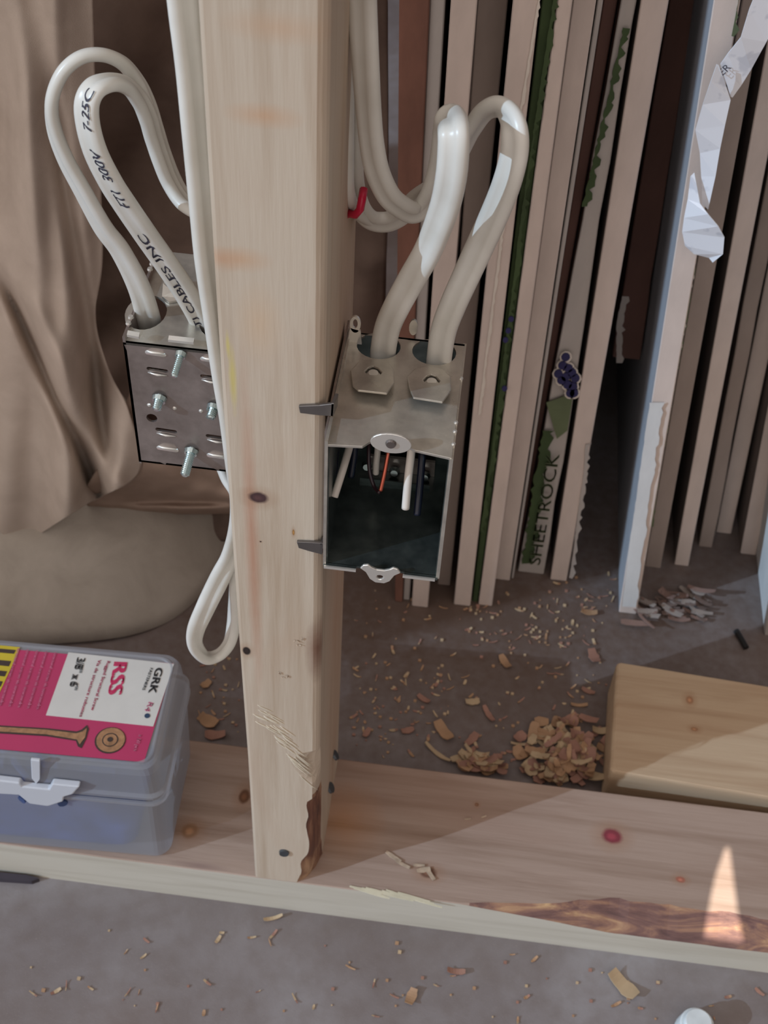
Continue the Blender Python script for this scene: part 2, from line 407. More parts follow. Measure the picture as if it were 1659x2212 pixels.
# ------------------------------------------------------------------ short block behind the plate
m_block = wood('block_pine', 0, (188, 164, 136), (168, 140, 112), (172, 138, 108),
    spots=[(P(1490, 1512, z=.038), (.003, .004, .01), (158, 116, 86)), (P(1500, 1575, z=.038), (.003, .002, .01), (150, 110, 80))])
A = P(1318, 1664, z=.038); B = P(1659, 1722, z=.038); C_ = P(1350, 1427, z=.038)
ux = (B - A).normalized(); uy = (C_ - A); uy = (uy - ux * uy.dot(ux)); dl = uy.length; uy.normalize()
bm = bmesh.new()
prism(bm, [A, A + ux * .35, A + ux * .35 + uy * .089, A + uy * .089], Vector((0, 0, -.038)))
o = link('lumber_offcut', bm, m_block); bev(o, .003, 3)
tag(o, 'tan pine board end lying flat behind the bottom plate, lower right', 'lumber')
bm = bmesh.new()

# ------------------------------------------------------------------ drywall stack
def board_mat(name, c, side=None, var=.07):
    s = NT(name); n_ = s.noise(s.map((1, 1, .35)), 70, 4, .6); f = s.noise(s.map(), 700, 2, .6)
    a = lin(c); lo = tuple(v * (1 - var) for v in a[:3]) + (1,); hi = tuple(min(1, v * (1 + var)) for v in a[:3]) + (1,)
    s.bump(f, .15, .0004)
    return s.fin(s.ramp(n_, [(.3, lo), (.7, hi)]), .85)
mL = board_mat('gypsum_edge', (206, 190, 180)); mG = board_mat('grey_gypsum_edge', (178, 170, 164)); mT = board_mat('taupe_paper', (158, 142, 132))
mB = board_mat('brown_paper', (122, 84, 70), var=.18); mDB = board_mat('dark_brown_paper', (94, 66, 58), var=.12); mW = board_mat('torn_white_gypsum', (205, 204, 202)); mFace = board_mat('kraft_face', (112, 100, 94))
mGr = board_mat('green_print', (60, 76, 44), var=.25); mWh = board_mat('white_core', (216, 206, 194)); mNavy = plain('navy_print', (40, 38, 84), .7); mGrT = plain('green_ink', (98, 108, 78), .7)
def board(top, bot, yb, mat, label, ybot_px=None, len_=1.05, z0=0.0, name='drywall_board', jag=0, extra=None, facemat=None, setback=0.0, segs=26):
    """top: (xl,xr) at image row 0; bot: (xl,xr) at row yb where it meets z0. Built as a leaning sheet with its end towards the room."""
    g0 = P(bot[0], yb, z=z0); g1 = P(bot[1], yb, z=z0); Y = (g0.y + g1.y) / 2 + setback
    bl, br = P(bot[0], yb, y=Y), P(bot[1], yb, y=Y); tl, tr = P(top[0], 0, y=Y), P(top[1], 0, y=Y)
    bl.z = br.z = z0 + .0005
    k = 2.3
    tl = bl + (tl - bl) * k; tr = br + (tr - br) * k
    par = thing(name, label, 'drywall', ((bl.x + br.x) / 2, Y, z0), 'drywall sheets standing on edge')
    bm = bmesh.new(); R = []
    for i in range(segs + 1):
        t = i / segs; a = bl.lerp(tl, t); b = br.lerp(tr, t)
        if jag:
            q = mnoise.noise(Vector((t * 40, bl.x * 30, 0))); b = b + Vector((q * jag, 0, 0))
            a = a + Vector((mnoise.noise(Vector((t * 37, bl.x * 30, 5))) * jag * .6, 0, 0))
        D = Vector((0, len_, 0)); w = b - a
        bv = .0006
        R.append([a + Vector((bv, 0, 0)), b - Vector((bv, 0, 0)), b + Vector((0, bv, 0)), b + D, a + D, a + Vector((0, bv, 0))])
    grid_solid(bm, R, mi=lambda k_, i: 1 if (i in (2, 4)) else 0)
    o = link('gypsum_sheet', bm, [mat, facemat or mFace], par)
    return par, (bl, br, tl, tr, Y)
def on_board(bd, px_, py_, off=-.0006): return P(px_, py_, y=bd[1][4] + off)
b1 = board((862, 928), (853, 869), 1300, mB, 'rust-brown drywall sheet edge, first of the stack beside the stud', facemat=mB)
b2 = board((929, 962), (870, 884), 1305, mG, 'narrow grey drywall edge next to the rust-brown one', setback=.004)
b3 = board((974, 1031), (889, 924), 1311, mL, 'pale drywall edge directly behind the upright electrical box')
b4 = board((1031, 1097), (945, 972), 1264, mT, 'taupe drywall edge set back behind the right cable loop')
b5 = board((1108, 1166), (980, 1016), 1308, mL, 'pale drywall edge just left of the green taped one')
b6 = board((1171, 1204), (1020, 1032), 1300, mGr, 'drywall edge with ragged dark green end tape', facemat=mGr, len_=.6)
b7 = board((1204, 1237), (1033, 1063), 1308, mL, 'pale drywall edge just right of the green taped one')
b8 = board((1238, 1288), (1069, 1101), 1253, mL, 'pale pinkish drywall edge, second right of the green tape')
b9 = board((1291, 1303), (1104, 1109), 1250, mG, 'thin grey sliver of drywall paper beside a dark gap', len_=.6)
b10 = board((1304, 1334), (1112, 1118), 1215, mDB, 'dark brown drywall edge deep in the gap', len_=.6, facemat=mDB)
b11 = board((1343, 1373), (1120, 1178), 1238, mG, 'drywall edge with green and white printed tape and navy logo', jag=.002, facemat=mDB)
b12 = board((1385, 1445), (1188, 1224), 1254, mL, 'wide pale drywall edge between printed tape and dark opening')
p13 = P(1352, 770, y=.36)
b13 = board((1447, 1502), (1322, 1382), 775, mDB, 'dark brown drywall edge broken off above the floor', z0=p13.z, facemat=mDB, jag=.001)
b15 = board((1542, 1600), (1336, 1375), 1325, mL, 'drywall sheet nearest the camera with torn white lower end', facemat=board_mat('ivory_face', (156, 158, 164)))
b16 = board((1603, 1652), (1392, 1427), 1226, mT, 'brown drywall edge with green dashes and navy marks')
b17 = board((1674, 1724), (1456, 1487), 1222, mL, 'pale drywall edge right of the brown one with navy marks')
b18 = board((1728, 1765), (1508, 1539), 1182, mT, 'taupe drywall edge with crumbled lower corner', jag=.0015)
b19 = board((1772, 1825), (1546, 1580), 1152, mL, 'pale drywall edge ending highest in the right group')
b20 = board((1826, 1880), (1598, 1633), 1198, mL, 'pale drywall edge nearest the right border')
b21 = board((1880, 1950), (1650, 1700), 1375, mG, 'grey drywall corner cut by the right border', facemat=mW)

# printed end tapes, torn paper
def blob(bm, pts, off, mi=0): prism(bm, pts, Vector((0, off, 0)), mi=mi)
def ragged(bd, line, wl, wr, name, mat, off=-.0008, step=9, seed=1, amp=1.0):
    """ragged strip following (x,y) pixel line on the end of board bd"""
    random.seed(seed); bm = bmesh.new(); L = []; Rr = []
    ys = range(int(line[0][1]), int(line[-1][1]), step)
    for y_ in ys:
        for (x0, y0), (x1, y1) in zip(line, line[1:]):
            if y0 <= y_ <= y1: x_ = x0 + (x1 - x0) * (y_ - y0) / (y1 - y0)
        L.append((x_ - wl * (1 + amp * random.uniform(-.3, .3)), y_)); Rr.append((x_ + wr * (1 + amp * random.uniform(-.8, .8)), y_ + random.uniform(-3, 3)))
    V0 = [bm.verts.new(on_board(bd, a, b, off)) for a, b in L]; V1 = [bm.verts.new(on_board(bd, a, b, off)) for a, b in Rr]
    V2 = [bm.verts.new(v.co + Vector((0, .0007, 0))) for v in V0]; V3 = [bm.verts.new(v.co + Vector((0, .0007, 0))) for v in V1]
    for i in range(len(V0) - 1):
        bm.faces.new([V0[i], V1[i], V1[i + 1], V0[i + 1]]); bm.faces.new([V0[i], V2[i], V2[i + 1], V0[i + 1]]); bm.faces.new([V1[i], V3[i], V3[i + 1], V1[i + 1]])
    return link(name, bm, mat, bd[0])
ragged(b7, [(1203, -30), (1160, 250), (1124, 500), (1100, 700), (1070, 940), (1040, 1150)], 3, 6, 'tape_remnant', mGr, amp=1.2, seed=2)
ragged(b5, [(1170, -30), (1115, 300), (1085, 500), (1052, 760), (1035, 900)], 2.5, 3, 'torn_paper', mWh, amp=.9, seed=4)
ragged(b11, [(1352, 60), (1290, 330), (1262, 450)], 5, 6, 'tape_remnant', mGr, amp=1.4, seed=5, off=-.003)
ragged(b15, [(1418, 870), (1406, 950), (1385, 1100), (1371, 1200), (1357, 1318)], 14, 16, 'torn_core', mW, amp=.25, seed=6, step=11, off=-.0016)
ragged(b16, [(1500, 560), (1478, 700), (1450, 850), (1424, 1000), (1404, 1140)], 2, 5, 'green_tape', mGrT, amp=.6, seed=7, step=6)
ragged(b15, [(1600, -20), (1590, 30), (1580, 80)], 0, 7, 'green_tape', mGrT, amp=1.5, seed=9, step=14)
ragged(b12, [(1268, 960), (1262, 1040), (1250, 1120), (1240, 1200), (1232, 1252)], 3, 6, 'torn_paper', mG, amp=.9, seed=8, step=8)
ragged(b13, [(1350, 640), (1338, 700), (1338, 790)], 6, 9, 'torn_paper', mG, amp=.6, seed=10)
def dots(bd, pts, r, name, mat, off=-.0014):
    bm = bmesh.new()
    for (x_, y_) in pts:
        c = on_board(bd, x_, y_, off); k = r * px_size(c)
        prism(bm, [c + Vector((math.cos(a) * k, 0, math.sin(a) * k * 1.25)) for a in [i * math.pi / 5 for i in range(10)]], Vector((0, .0006, 0)))
    return link(name, bm, mat, bd[0])
lg = [(1222, 772), (1215, 790), (1228, 796), (1206, 808), (1222, 815), (1236, 806), (1243, 818), (1226, 832), (1238, 836), (1232, 850), (1240, 850), (1213, 822)]
dots(b11, lg, 13, 'logo_rim', mWh, -.0040); dots(b11, lg, 9.5, 'logo_mark', mNavy, -.0050)
dots(b7, [(1104, 690), (1098, 715), (1092, 735), (1090, 840)], 6, 'navy_mark', mNavy, -.0022)
dots(b16, [(1492, 600), (1488, 618), (1474, 705), (1470, 722), (1466, 748), (1461, 768)], 8, 'mark_rim', mWh, -.0022); dots(b16, [(1492, 604), (1488, 620), (1474, 708), (1470, 726), (1466, 750), (1461, 768)], 6, 'navy_mark', mNavy, -.0030)

FONT = None
def text_mesh(body, size, bold=False, sub=0):
    cu = bpy.data.curves.new('t', 'FONT'); cu.body = body; cu.size = size; cu.resolution_u = 3
    cu.align_x = 'LEFT'
    ob = bpy.data.objects.new('t', cu); COL.objects.link(ob)
    dg = bpy.context.evaluated_depsgraph_get(); me = bpy.data.meshes.new_from_object(ob.evaluated_get(dg))
    bpy.data.objects.remove(ob); bpy.data.curves.remove(cu)
    if sub:
        b_ = bmesh.new(); b_.from_mesh(me)
        for _ in range(sub):
            bmesh.ops.triangulate(b_, faces=b_.faces[:])
            es = [e_ for e_ in b_.edges if e_.calc_length() > size * .10]
            if es: bmesh.ops.subdivide_edges(b_, edges=es, cuts=1)
        bmesh.ops.triangulate(b_, faces=b_.faces[:]); b_.to_mesh(me); b_.free()
    vs = [v.co.copy() for v in me.vertices]; fs = [list(p.vertices) for p in me.polygons]; bpy.data.meshes.remove(me)
    return vs, fs
def place_text(bm, body, size, o0, ex, ey, th=None, bold=0.0, mi=0, squeeze=1.0, mid=False):
    vs, fs = text_mesh(body, size)
    if not vs: return
    sh = max(v.x for v in vs) / 2 if mid else 0
    nrm = ex.cross(ey).normalized()
    for k in ([0] if not bold else [-bold, bold]):
        V = [bm.verts.new(o0 + ex * ((v.x - sh) * squeeze + k) + ey * v.y + (nrm * 1e-5 * k if k else Vector())) for v in vs]
        for f in fs:
            try: bm.faces.new([V[i] for i in f]).material_index = mi
            except ValueError: pass
ragged(b11, [(1186, 930), (1165, 1050), (1140, 1225)], 14, 9, 'green_tape', mGr, amp=.9, seed=12, step=8, off=-.003)
# SHEETROCK lettering down the printed tape
bm = bmesh.new()
p0 = on_board(b11, 1163, 1222, -.006); p1 = on_board(b11, 1215, 930, -.006)
ex = (p1 - p0).normalized(); ey = Vector((0, -1, 0)).cross(ex).normalized(); 
if ey.x > 0: ey = -ey
place_text(bm, 'SHEETROCK', .0125, p0 + ey * -.001, ex, ey, bold=.0003, squeeze=(p1 - p0).length / .083)
link('tape_lettering', bm, mGrT, b11[0])
bm = bmesh.new(); 
prism(bm, [on_board(b11, *q, -.0030) for q in ((1180, 870), (1238, 850), (1226, 930), (1203, 948))], Vector((0, .0006, 0)))
link('green_tape', bm, mGrT, b11[0])

# loose white strapping tape at the upper right
m_tape = (lambda s: s.fin(s.mix(s.range(s.noise(s.map(), 60, 3, .6), .57, .62, 0, .3), lin((232, 234, 240)), lin((130, 138, 160))), .35))(NT('white_tape'))
def ribbon(rows, name, mat, th=.0004):
    bm = bmesh.new(); R = []
    for a, b, ya, yb_ in rows:
        A_ = P(*a, y=ya); B_ = P(*b, y=yb_); R.append([bm.verts.new(A_), bm.verts.new(B_)])
    for (a, b), (c, d) in zip(R, R[1:]): bm.faces.new([a, b, d, c])
    o = link(name, bm, mat, smooth=False); sm = o.modifiers.new('s', 'SOLIDIFY'); sm.thickness = th
    return o
YT = b15[1][4] - .012
tp = thing('strapping_tape', 'crumpled white plastic tape hanging off the stack at upper right', 'tape', P(1540, 300, y=YT))
def rib(rows, name):
    o = ribbon(rows, name, m_tape);  o.parent = tp; o.matrix_parent_inverse = Matrix.Translation(tp.location).inverted(); return o
rib([((1650, -60), (1725, -60), YT, YT + .004), ((1618, 20), (1690, 20), YT - .001, YT + .003), ((1600, 80), (1655, 90), YT - .002, YT + .002), ((1572, 115), (1622, 150), YT - .001, YT + .002), ((1556, 138), (1600, 185), YT, YT + .002), ((1578, 208), (1582, 210), YT + .002, YT + .002)], 'upper_fold')
rib([((1548, 138), (1552, 140), YT - .006, YT - .006), ((1535, 175), (1568, 185), YT - .006, YT - .003), ((1518, 225), (1578, 215), YT - .004, YT - .002), ((1502, 280), (1566, 270), YT - .002, YT - .003), ((1512, 330), (1556, 320), YT + .001, YT - .002), ((1515, 380), (1546, 380), YT + .002, YT - .001), ((1518, 440), (1530, 452), YT + .001, YT)], 'middle_fold')
rib([((1492, 380), (1500, 372), YT, YT), ((1486, 430), (1513, 440), YT - .001, YT - .004), ((1478, 470), (1530, 462), YT - .001, YT - .009), ((1474, 500), (1552, 488), YT, YT - .010), ((1480, 530), (1565, 512), YT + .001, YT - .008), ((1500, 548), (1562, 548), YT + .001, YT - .006), ((1532, 556), (1540, 566), YT, YT - .002)], 'lower_curl')
bm = bmesh.new()
a = P(1558, 158, y=YT - .0035); b = P(1578, 140, y=YT - .0035); ex = (b - a).normalized(); ey = Vector((0, -1, 0)).cross(ex).normalized()
if ey.z < 0: ey = -ey
place_text(bm, 'ER', .0055, P(1560, 165, y=YT - .002), ex, ey)
o = link('tape_lettering', bm, m_ink, tp)

# ------------------------------------------------------------------ cloths at the left
def cloth_mat(name, c, c2, sc=30, bump=.3):
    s = NT(name); n1 = s.noise(s.map(), sc, 4, .6, .4); w = s.noise(s.map(), 1400, 1, .5)
    s.bump(s.math('ADD', w, s.math('MULTIPLY', n1, 2)), bump, .0006)
    return s.fin(s.mix(s.range(w, .3, .7, 0, .15), s.ramp(n1, [(.3, lin(c)), (.7, lin(c2))]), lin(c2)), .95, spec=.1)
mC1 = cloth_mat('canvas', (186, 172, 160), (204, 190, 178)); mC2 = cloth_mat('grey_canvas', (164, 155, 144), (184, 175, 164)); mC3 = cloth_mat('brown_canvas', (100, 84, 76), (118, 100, 90)); mC4 = cloth_mat('tan_canvas', (150, 130, 116), (170, 148, 134))
def sheet(outline_l, outline_r, yfun, name, mat, nu=60, nv=90, y0=.2, th=.0012):
    """cloth between two pixel curves (each catmull list), hanging near depth yfun(u,v)"""
    Lc = catmull(outline_l, 12); Rc = catmull(outline_r, 12)
    bm = bmesh.new(); V = []
    for j in range(nv + 1):
        v = j / nv
        def samp(C):
            f = v * (len(C) - 1); i = min(int(f), len(C) - 2); t = f - i
            return [C[i][k] * (1 - t) + C[i + 1][k] * t for k in (0, 1)]
        a = samp(Lc); b = samp(Rc); row = []
        for i in range(nu + 1):
            u = i / nu; x_, y_ = a[0] + (b[0] - a[0]) * u, a[1] + (b[1] - a[1]) * u
            row.append(bm.verts.new(P(x_, y_, y=yfun(u, v, x_, y_))))
        V.append(row)
    for j in range(nv):
        for i in range(nu): bm.faces.new([V[j][i], V[j][i + 1], V[j + 1][i + 1], V[j + 1][i]])
    o = link(name, bm, mat, smooth=True); sm = o.modifiers.new('s', 'SOLIDIFY'); sm.thickness = th; sm.offset = 1
    return o
def ssm(a, b, x):
    t = min(1, max(0, (x - a) / (b - a))); return t * t * (3 - 2 * t)
def gau(x, c, w): return math.exp(-((x - c) / w) ** 2)
def f1(u, v, x, y):
    d = .235
    # long folds: valley lines converge towards the lower right
    c1 = -60 + .28 * y + 18 * math.sin(y * .004)        # dark crease (0,600)->(190,1010)
    crease = x - (-115 + .305 * max(y, 200))
    d += .024 * gau(x, .452 * (y - 590), 15) * ssm(560, 680, y)
    d -= .010 * gau(x, .452 * (y - 590) + 42, 26) * ssm(560, 700, y)
    d -= .018 * gau(x, 30 + .10 * y, 34) * (1 - .5 * ssm(700, 1000, y))
    d += .018 * gau(x, 75 + .16 * y, 18) * ssm(100, 300, y) * (1 - ssm(950, 1050, y))
    d -= .010 * gau(x, 120 + .03 * y, 26)
    d += .020 * ssm(150, 215, x) * (1 - ssm(600, 800, y))
    d += .020 * gau(x, 215, 30) * gau(y, 780, 110)
    d -= .010 * gau(x, 255, 40) * ssm(850, 1000, y)
    d += .004 * math.sin(x * .05 + y * .004) + .002 * mnoise.noise(Vector((x * .02, y * .006, 0)))
    return d
o = sheet([(-160, -700), (-160, 300), (-160, 700), (-160, 950), (-120, 1040), (35, 1178)], [(180, -700), (205, 150), (216, 350), (222, 560), (205, 690), (232, 800), (282, 900), (302, 1020), (186, 1090), (45, 1180)], f1, 'hanging_dropcloth', mC1, 80, 110)
tag(o, 'beige canvas drop cloth hanging in folds at the left border', 'drop cloth')
def f2(u, v, x, y):
    d = .345 + .012 * math.sin(x * .017 + y * .006) + .010 * math.sin(y * .013 - x * .008)
    d -= .055 * ssm(860, 1060, y)
    d += .010 * mnoise.noise(Vector((x * .012, y * .012, 3)))
    return d
o = sheet([(150, -900), (160, 200), (180, 440), (180, 700), (170, 950), (160, 1165)], [(836, -900), (836, 200), (836, 500), (820, 800), (740, 1100), (660, 1172)], f2, 'background_tarp', mC3, 70, 80)  # dark cloth, widened to the right to put shade into the gap there
tag(o, 'dark brown cloth hanging behind the cables and left electrical box', 'tarp')
def f3(u, v, x, y):
    # folded swag below the left box
    return .280 - .035 * math.sin(math.pi * min(1, v * 1.05)) + .008 * math.sin(v * 11 + u * 4.0 - 1) + .006 * math.sin(v * 23 - u * 5) * v + .004 * mnoise.noise(Vector((x * .02, y * .03, 8)))
o = sheet([(330, 760), (280, 850), (240, 960), (185, 1060), (192, 1098), (200, 1112)], [(640, 760), (640, 900), (640, 1000), (640, 1060), (640, 1085), (640, 1110)], f3, 'cloth_swag', mC4, 50, 70)
tag(o, 'tan cloth fold slung low under the left electrical box', 'drop cloth')
# mound of cloth on the floor
bm = bmesh.new(); V = []
front = [(-260, 1400), (0, 1400), (200, 1390), (310, 1368), (400, 1320), (470, 1240), (520, 1165), (560, 1110)]
fc = [P(a, b, z=0) for a, b in [tuple(q[:2]) for q in catmull(front, 12)]]
cen = Vector((-.24, .42, 0))
n = 26
for i, p in enumerate(fc):
    row = []
    for j in range(n + 1):
        t = j / n; q = p.lerp(cen, t * .8)
        h = .125 * min(1, t * 1.15) ** .8 * (1 - .25 * t) + .004 * math.sin(i * .22 + t * 9) * t + .003 * math.sin(t * 22 + i * .07)
        h -= .004 * gau(t, .34 + .0006 * i, .012)
        q.z = max(0.0005, h); row.append(bm.verts.new(q))
    V.append(row)
for A_, B_ in zip(V, V[1:]):
    for j in range(n): bm.faces.new([A_[j], A_[j + 1], B_[j + 1], B_[j]])
o = link('bundled_canvas', bm, mC2, smooth=True); sm = o.modifiers.new('s', 'SOLIDIFY'); sm.thickness = .001
tag(o, 'rounded grey-brown canvas bundle on the floor behind the screw case', 'drop cloth')

# ------------------------------------------------------------------ cables
HA, HB = .0053, .0027      # half sizes of the flat two-wire jacket
def cable(name, pts, label=None, parent=None, par=None, n=9, tw=1.0):
    """pts: (px, py, depth y, visible width px)"""
    C4 = catmull(pts, n)
    ps = [P(a, b, y=c) for a, b, c, w in C4]; wd = [w * px_size(p) / 2 for p, (_, _, _, w) in zip(ps, C4)]
    phis = []
    for p, h in zip(ps, wd):
        q = (h * h - HB * HB) / (HA * HA - HB * HB); q = min(1, max(0, q)); phis.append(math.acos(math.sqrt(q)))
    for _ in range(6): phis = [(phis[max(i - 1, 0)] + 2 * phis[i] + phis[min(i + 1, len(phis) - 1)]) / 4 for i in range(len(phis))]
    if pts[0][1] <= -100: ps.insert(0, ps[0] + Vector((0, 0, .7))); phis.insert(0, phis[0])
    if pts[-1][1] <= -100: ps.append(ps[-1] + Vector((0, 0, .7))); phis.append(phis[-1])
    bm = bmesh.new(); R = []; frames = []
    for i, p in enumerate(ps):
        t = (ps[min(i + 1, len(ps) - 1)] - ps[max(i - 1, 0)]).normalized(); view = (p - CAM).normalized()
        side = t.cross(view).normalized(); nv = side.cross(t).normalized()   # nv points roughly towards/away
        c, s_ = math.cos(phis[i]), math.sin(phis[i]) * tw
        wv = side * c + nv * s_; tv = t.cross(wv).normalized()
        frames.append((p, t, wv, tv)); ring = []
        for k in range(28):
            a = 2 * math.pi * k / 28; ca, sa = math.cos(a), math.sin(a)
            x_ = HA * (abs(ca) ** .8) * (1 if ca >= 0 else -1); y_ = HB * (abs(sa) ** .85) * (1 if sa >= 0 else -1)
            y_ *= 1 - .40 * math.exp(-(x_ / (HA * .26)) ** 2)
            ring.append(bm.verts.new(p + wv * x_ + tv * y_))
        R.append(ring)
    for A_, B_ in zip(R, R[1:]):
        # keep the rings aligned so that the tube does not twist
        for k in range(28): bm.faces.new([A_[k], A_[(k + 1) % 28], B_[(k + 1) % 28], B_[k]])
    bm.faces.new(R[0][::-1]); bm.faces.new(R[-1])
    o = link(name, bm, m_cable, par, smooth=True)
    if label: tag(o, label, 'cable')
    return o, frames
def cable_text(o, frames, body, size, px0, px1, shift=0.0, name='printed_text', bold=.00012):
    """letters follow the cable from the frame nearest px0 towards px1"""
    def near(q):
        best = None
        for i, (p, *_r) in enumerate(frames):
            d = p - CAM; k = d.dot(FW); x_ = WPX / 2 + FPX * d.dot(RR) / k; y_ = HPX / 2 - FPX * d.dot(UU) / k
            e_ = (x_ - q[0]) ** 2 + (y_ - q[1]) ** 2
            if best is None or e_ < best[0]: best = (e_, i)
        return best[1]
    i0, i1 = near(px0), near(px1); st = 1 if i1 > i0 else -1
    idx = list(range(i0, i1 + st, st)); S_ = [0]
    for a, b in zip(idx, idx[1:]): S_.append(S_[-1] + (frames[b][0] - frames[a][0]).length)
    vs, fs = text_mesh(body, size, sub=4); mx = max(v.x for v in vs); sc = S_[-1] / mx
    bm = bmesh.new()
    for off in (-bold, bold):
        V = []
        for v in vs:
            s_ = min(max(v.x * sc + off, 0), S_[-1]); k = 0
            while k < len(S_) - 2 and S_[k + 1] < s_: k += 1
            f = (s_ - S_[k]) / max(1e-9, S_[k + 1] - S_[k]); f = min(1, max(0, f))
            A_, B_ = frames[idx[k]], frames[idx[k + 1]]
            p = A_[0].lerp(B_[0], f); t = (A_[1].lerp(B_[1], f)).normalized() * st
            view = (p - CAM).normalized(); left = t.cross(view).normalized()
            # surface point: start outside and sit on the jacket
            wv, tv = A_[2], A_[3]; h = v.y - size * .35 + shift
            q = left * h; xw = max(-HA * .98, min(HA * .98, q.dot(wv) / max(.35, abs(left.dot(wv)))  * abs(left.dot(wv))))
            # ellipse projection towards camera
            best = None
            for kk in range(180):
                a = 2 * math.pi * kk / 180; ca, sa = math.cos(a), math.sin(a)
                x_ = HA * (abs(ca) ** .8) * (1 if ca >= 0 else -1); y_ = HB * (abs(sa) ** .85) * (1 if sa >= 0 else -1); y_ *= 1 - .40 * math.exp(-(x_ / (HA * .26)) ** 2)
                pt = wv * x_ + tv * y_
                if pt.dot(view) > 0: continue
                e_ = abs(pt.dot(left) - h)
                if best is None or e_ < best[0]: best = (e_, pt)
            V.append(bm.verts.new(p + left * h + (best[1] - left * best[1].dot(left)) - view * .0005))
        for f_ in fs:
            try: bm.faces.new([V[i] for i in f_])
            except ValueError: pass
    t = link(name, bm, m_ink, o, recalc=False)
    return t
# left loops
YL = .062
oA, fA = cable('electrical_cable', [(338, 790, .082, 54), (334, 750, .076, 54), (326, 710, .070, 54), (302, 625, .062, 48), (262, 545, .056, 42), (222, 490, .052, 40), (180, 415, .048, 37), (140, 340, .046, 35), (117, 275, .045, 33), (113, 215, .045, 32), (135, 158, .047, 33),
    (175, 124, .050, 33), (222, 119, .054, 32), (265, 138, .058, 33), (298, 178, .061, 33), (320, 225, .063, 34), (337, 280, .064, 34), (352, 330, .065, 34), (372, 385, .064, 36), (395, 425, .062, 36), (425, 452, .058, 34), (465, 462, .055, 34)],
    'outer white cable looping high out of the left electrical box')
oB, fB = cable('electrical_cable', [(470, 810, .082, 44), (452, 760, .074, 46), (436, 700, .066, 48), (405, 640, .056, 50), (366, 580, .048, 50), (318, 512, .040, 50), (272, 445, .034, 50), (238, 392, .030, 50), (207, 330, .028, 50), (190, 270, .028, 50), (188, 222, .029, 52), (205, 190, .032, 48),
    (238, 178, .038, 38), (272, 186, .046, 36), (300, 215, .052, 38), (320, 255, .055, 40), (333, 300, .057, 38), (348, 345, .057, 38), (368, 395, .056, 36), (395, 435, .052, 36), (430, 458, .048, 36)],
    'inner white cable looping out of the left electrical box, with black printing')
cable_text(oB, fB, 'PTI CABLES INC', .0038, (440, 716), (300, 500), .0016)
cable_text(oB, fB, 'FT1  300V', .0038, (262, 445), (203, 315), .0004)
cable_text(oB, fB, '7-25C', .0036, (188, 275), (196, 190), .0004)
# vertical run at the stud's left side and its lower loop
oV, fV = cable('electrical_cable', [(387, -120, .020, 72), (395, 0, .018, 68), (410, 140, .017, 62), (422, 280, .016, 58), (435, 430, .015, 54), (446, 560, .014, 50), (462, 680, .014, 46), (478, 800, .014, 42), (492, 900, .016, 36), (503, 1000, .020, 32), (512, 1080, .030, 30), (510, 1140, .036, 32), (497, 1200, .038, 38), (474, 1250, .038, 44),
    (445, 1310, .038, 42), (424, 1360, .038, 38), (424, 1395, .040, 32), (445, 1419, .044, 28), (472, 1415, .048, 26), (494, 1390, .050, 26), (504, 1350, .050, 28), (506, 1300, .048, 24), (506, 1250, .046, 22), (512, 1180, .046, 22), (516, 1110, .050, 24), (506, 1065, .056, 24), (488, 1035, .060, 22), (472, 995, .066, 24)],
    'long white cable running down the stud front edge into a small lower loop')
cable('electrical_cable', [(428, -120, .045, 40), (430, 0, .042, 34), (437, 200, .036, 30), (448, 400, .030, 28), (460, 560, .026, 26), (474, 700, .024, 24), (490, 850, .024, 22), (500, 1000, .030, 22), (516, 1120, .040, 22)],
    'second white cable tucked between the long cable and the stud')
# right loops
oC, fC = cable('electrical_cable', [(826, 800, .050, 56), (828, 755, .046, 56), (838, 705, .040, 56), (858, 660, .034, 58), (888, 605, .028, 60), (922, 545, .020, 60), (945, 490, .014, 62), (965, 430, .009, 66), (976, 370, .006, 68), (980, 310, .006, 68), (979, 278, .009, 68), (976, 262, .018, 68), (972, 262, .030, 66),
    (966, 285, .042, 60), (956, 340, .052, 52), (940, 400, .056, 48), (920, 440, .058, 46), (896, 458, .056, 46), (868, 448, .052, 48), (838, 420, .048, 50), (815, 370, .046, 52), (803, 310, .046, 52), (796, 240, .046, 54), (790, 150, .046, 58), (784, 40, .048, 62), (778, -120, .050, 64)],
    'white cable bending out of the right box, left of the pair')
oE, fE = cable('electrical_cable', [(946, 830, .050, 54), (948, 780, .046, 54), (958, 715, .042, 56), (978, 660, .038, 58), (1005, 600, .034, 60), (1035, 535, .030, 62), (1065, 470, .027, 62), (1093, 400, .024, 62), (1110, 335, .024, 60), (1111, 285, .026, 58), (1098, 250, .032, 50), (1075, 234, .038, 44),
    (1045, 245, .044, 40), (1015, 285, .050, 40), (985, 340, .058, 40), (945, 395, .066, 40), (900, 430, .072, 40), (865, 466, .076, 42), (830, 480, .076, 42), (795, 470, .074, 42), (772, 430, .070, 42), (764, 360, .068, 40), (766, 250, .066, 40), (764, 100, .066, 42), (760, -120, .066, 44)],
    'white cable arching higher and further right out of the right box')
cable('electrical_cable', [(790, 474, .078, 30), (768, 452, .070, 30), (753, 410, .062, 30), (751, 350, .060, 30), (751, 280, .060, 30), (750, 150, .062, 28), (746, -120, .062, 26)], 'third white cable pressed flat against the right side of the stud')

